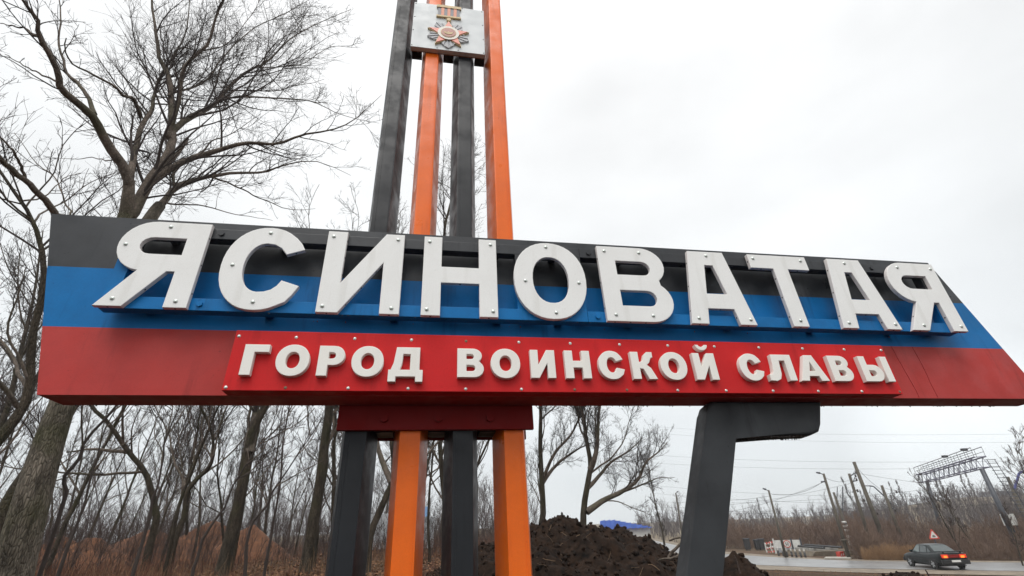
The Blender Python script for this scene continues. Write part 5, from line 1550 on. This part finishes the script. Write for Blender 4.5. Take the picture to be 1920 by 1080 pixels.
bm = bmesh.new(); box(bm, -2.106, -2.03, -.325, .325, .68, .86, .01); link('reflector_panel', mesh_bm('reflector_panel', bm), M_lamp_red, car)
bm = bmesh.new(); box(bm, -2.17, -2.0, -.80, .80, .32, .58, .035); link('rear_bumper', mesh_bm('rear_bumper', bm), M_trim, car)
bm = bmesh.new(); box(bm, 2.02, 2.17, -.74, .74, .30, .54, .035); link('front_bumper', mesh_bm('front_bumper', bm), M_trim, car)
bm = bmesh.new(); box(bm, -2.185, -2.168, -.26, .26, .44, .555, .003); link('number_plate', mesh_bm('number_plate', bm), M_wht, car)
bm = bmesh.new(); box(bm, -2.12, -1.92, -.66, .66, 1.02, 1.05, .01)
for s in (-.5, .5): box(bm, -2.04, -1.98, s - .03, s + .03, .93, 1.021)
link('spoiler', mesh_bm('spoiler', bm), M_car, car)
bm = bmesh.new(); cyl(bm, (-2.1, -.45, .27), (-2.22, -.45, .26), .03, None, 8); link('exhaust', mesh_bm('exhaust', bm), M_steel, car)
bm = bmesh.new(); box(bm, -1.7, 1.8, -.66, .66, .19, .32); link('underbody', mesh_bm('underbody', bm), M_trim, car)
def wheel_mesh():
    bm = bmesh.new(); prof_ = [(.19, -.085), (.265, -.09), (.285, -.06), (.29, 0), (.285, .06), (.265, .09), (.19, .085)]
    n_ = 22; rings = [[bm.verts.new((r * math.cos(2 * PI * k / n_), y, r * math.sin(2 * PI * k / n_))) for k in range(n_)] for r, y in prof_]
    for a_, b_ in zip(rings, rings[1:]):
        for k in range(n_): bm.faces.new((a_[k], a_[(k + 1) % n_], b_[(k + 1) % n_], b_[k]))
    return mesh_bm('tyre', bm, True)
def rim_mesh():
    bm = bmesh.new()
    cyl(bm, (0, .0, 0), (0, .06, 0), .19, .19, 18)
    for k in range(5):
        a0 = 2 * PI * k / 5
        v_ = Vector((math.cos(a0), 0, math.sin(a0))); w_ = Vector((-math.sin(a0), 0, math.cos(a0)))
        ps = [v_ * .03 + w_ * .035, v_ * .185 + w_ * .045, v_ * .185 - w_ * .045, v_ * .03 - w_ * .035]
        f_ = [bm.verts.new(p_ + Vector((0, .085, 0))) for p_ in ps]; b2 = [bm.verts.new(p_ + Vector((0, .06, 0))) for p_ in ps]
        bm.faces.new(f_)
        for i in range(4): bm.faces.new((f_[i], b2[i], b2[(i + 1) % 4], f_[(i + 1) % 4]))
    return mesh_bm('rim', bm)
tm, rm = wheel_mesh(), rim_mesh(); tm.materials.append(M_tyre); rm.materials.append(M_rim)
bmw = bmesh.new(); cyl(bmw, (0, -.05, 0), (0, .05, 0), .345, .345, 20); wam = mesh_bm('wheel_arch', bmw); wam.materials.append(M_dark)
for x in (1.28, -1.18):
    for s in (-1, 1):
        a_ = link('wheel_arch', wam, None, car, (x, s * .79, .31))
        w_ = link('wheel', tm, None, car, (x, s * .765, .29)); w_.rotation_euler = (0, 0, 0 if s > 0 else PI)
        link('rim', rm, None, w_)
# number on the plate
bm = bmesh.new()
for i in range(6): box(bm, -2.188, -2.184, -.21 + i * .075, -.21 + i * .075 + .04, .465, .53)
link('plate_mark', mesh_bm('plate_mark', bm), M_blk, car)
bpy.data.objects.remove([o for o in car.children if o.name.startswith('plate_mark')][0])

# thin stick in the soil at the lower right
for (px0, py0, px1, py1, rg_, lab) in [(1750, 1100, 1735, 1068, 8.0, 'thin dark stick poking out of the soil ridge below the car'), (1388, 1075, 1376, 1040, 8.2, 'thin pale stick standing in the small soil heap')]:
    a_, b_ = far(px0, py0, rg_), far(px1, py1, rg_)
    P, Rr = limb([a_, a_.lerp(b_, .5) + Vector((.02, 0, 0)), b_], .014, .006, 8, .004, 2)
    V_, F_ = tubes((P - P[0])[None], Rr[None], 5)
    o = link('stick', mesh_np('stick', V_, F_, True), M_twig2, None, tuple(P[0])); tag(o, lab, 'stick')

# ------------------------------------------------------------------ mist in the air
HAZE = 0.0006
hz = bpy.data.materials.new('mist'); hz.use_nodes = True
hn = hz.node_tree.nodes; hn.clear()
ho_ = hn.new('ShaderNodeOutputMaterial'); hv = hn.new('ShaderNodeVolumePrincipled')
hv.inputs['Density'].default_value = HAZE
hv.inputs['Color'].default_value = (0.93, 0.95, 0.97, 1)
hz.node_tree.links.new(hv.outputs[0], ho_.inputs['Volume'])
bm = bmesh.new(); box(bm, -420, 420, -40, 420, -4, 34)
if HAZE > 0:
    tag(link('haze', mesh_bm('haze', bm), hz), kind='stuff')
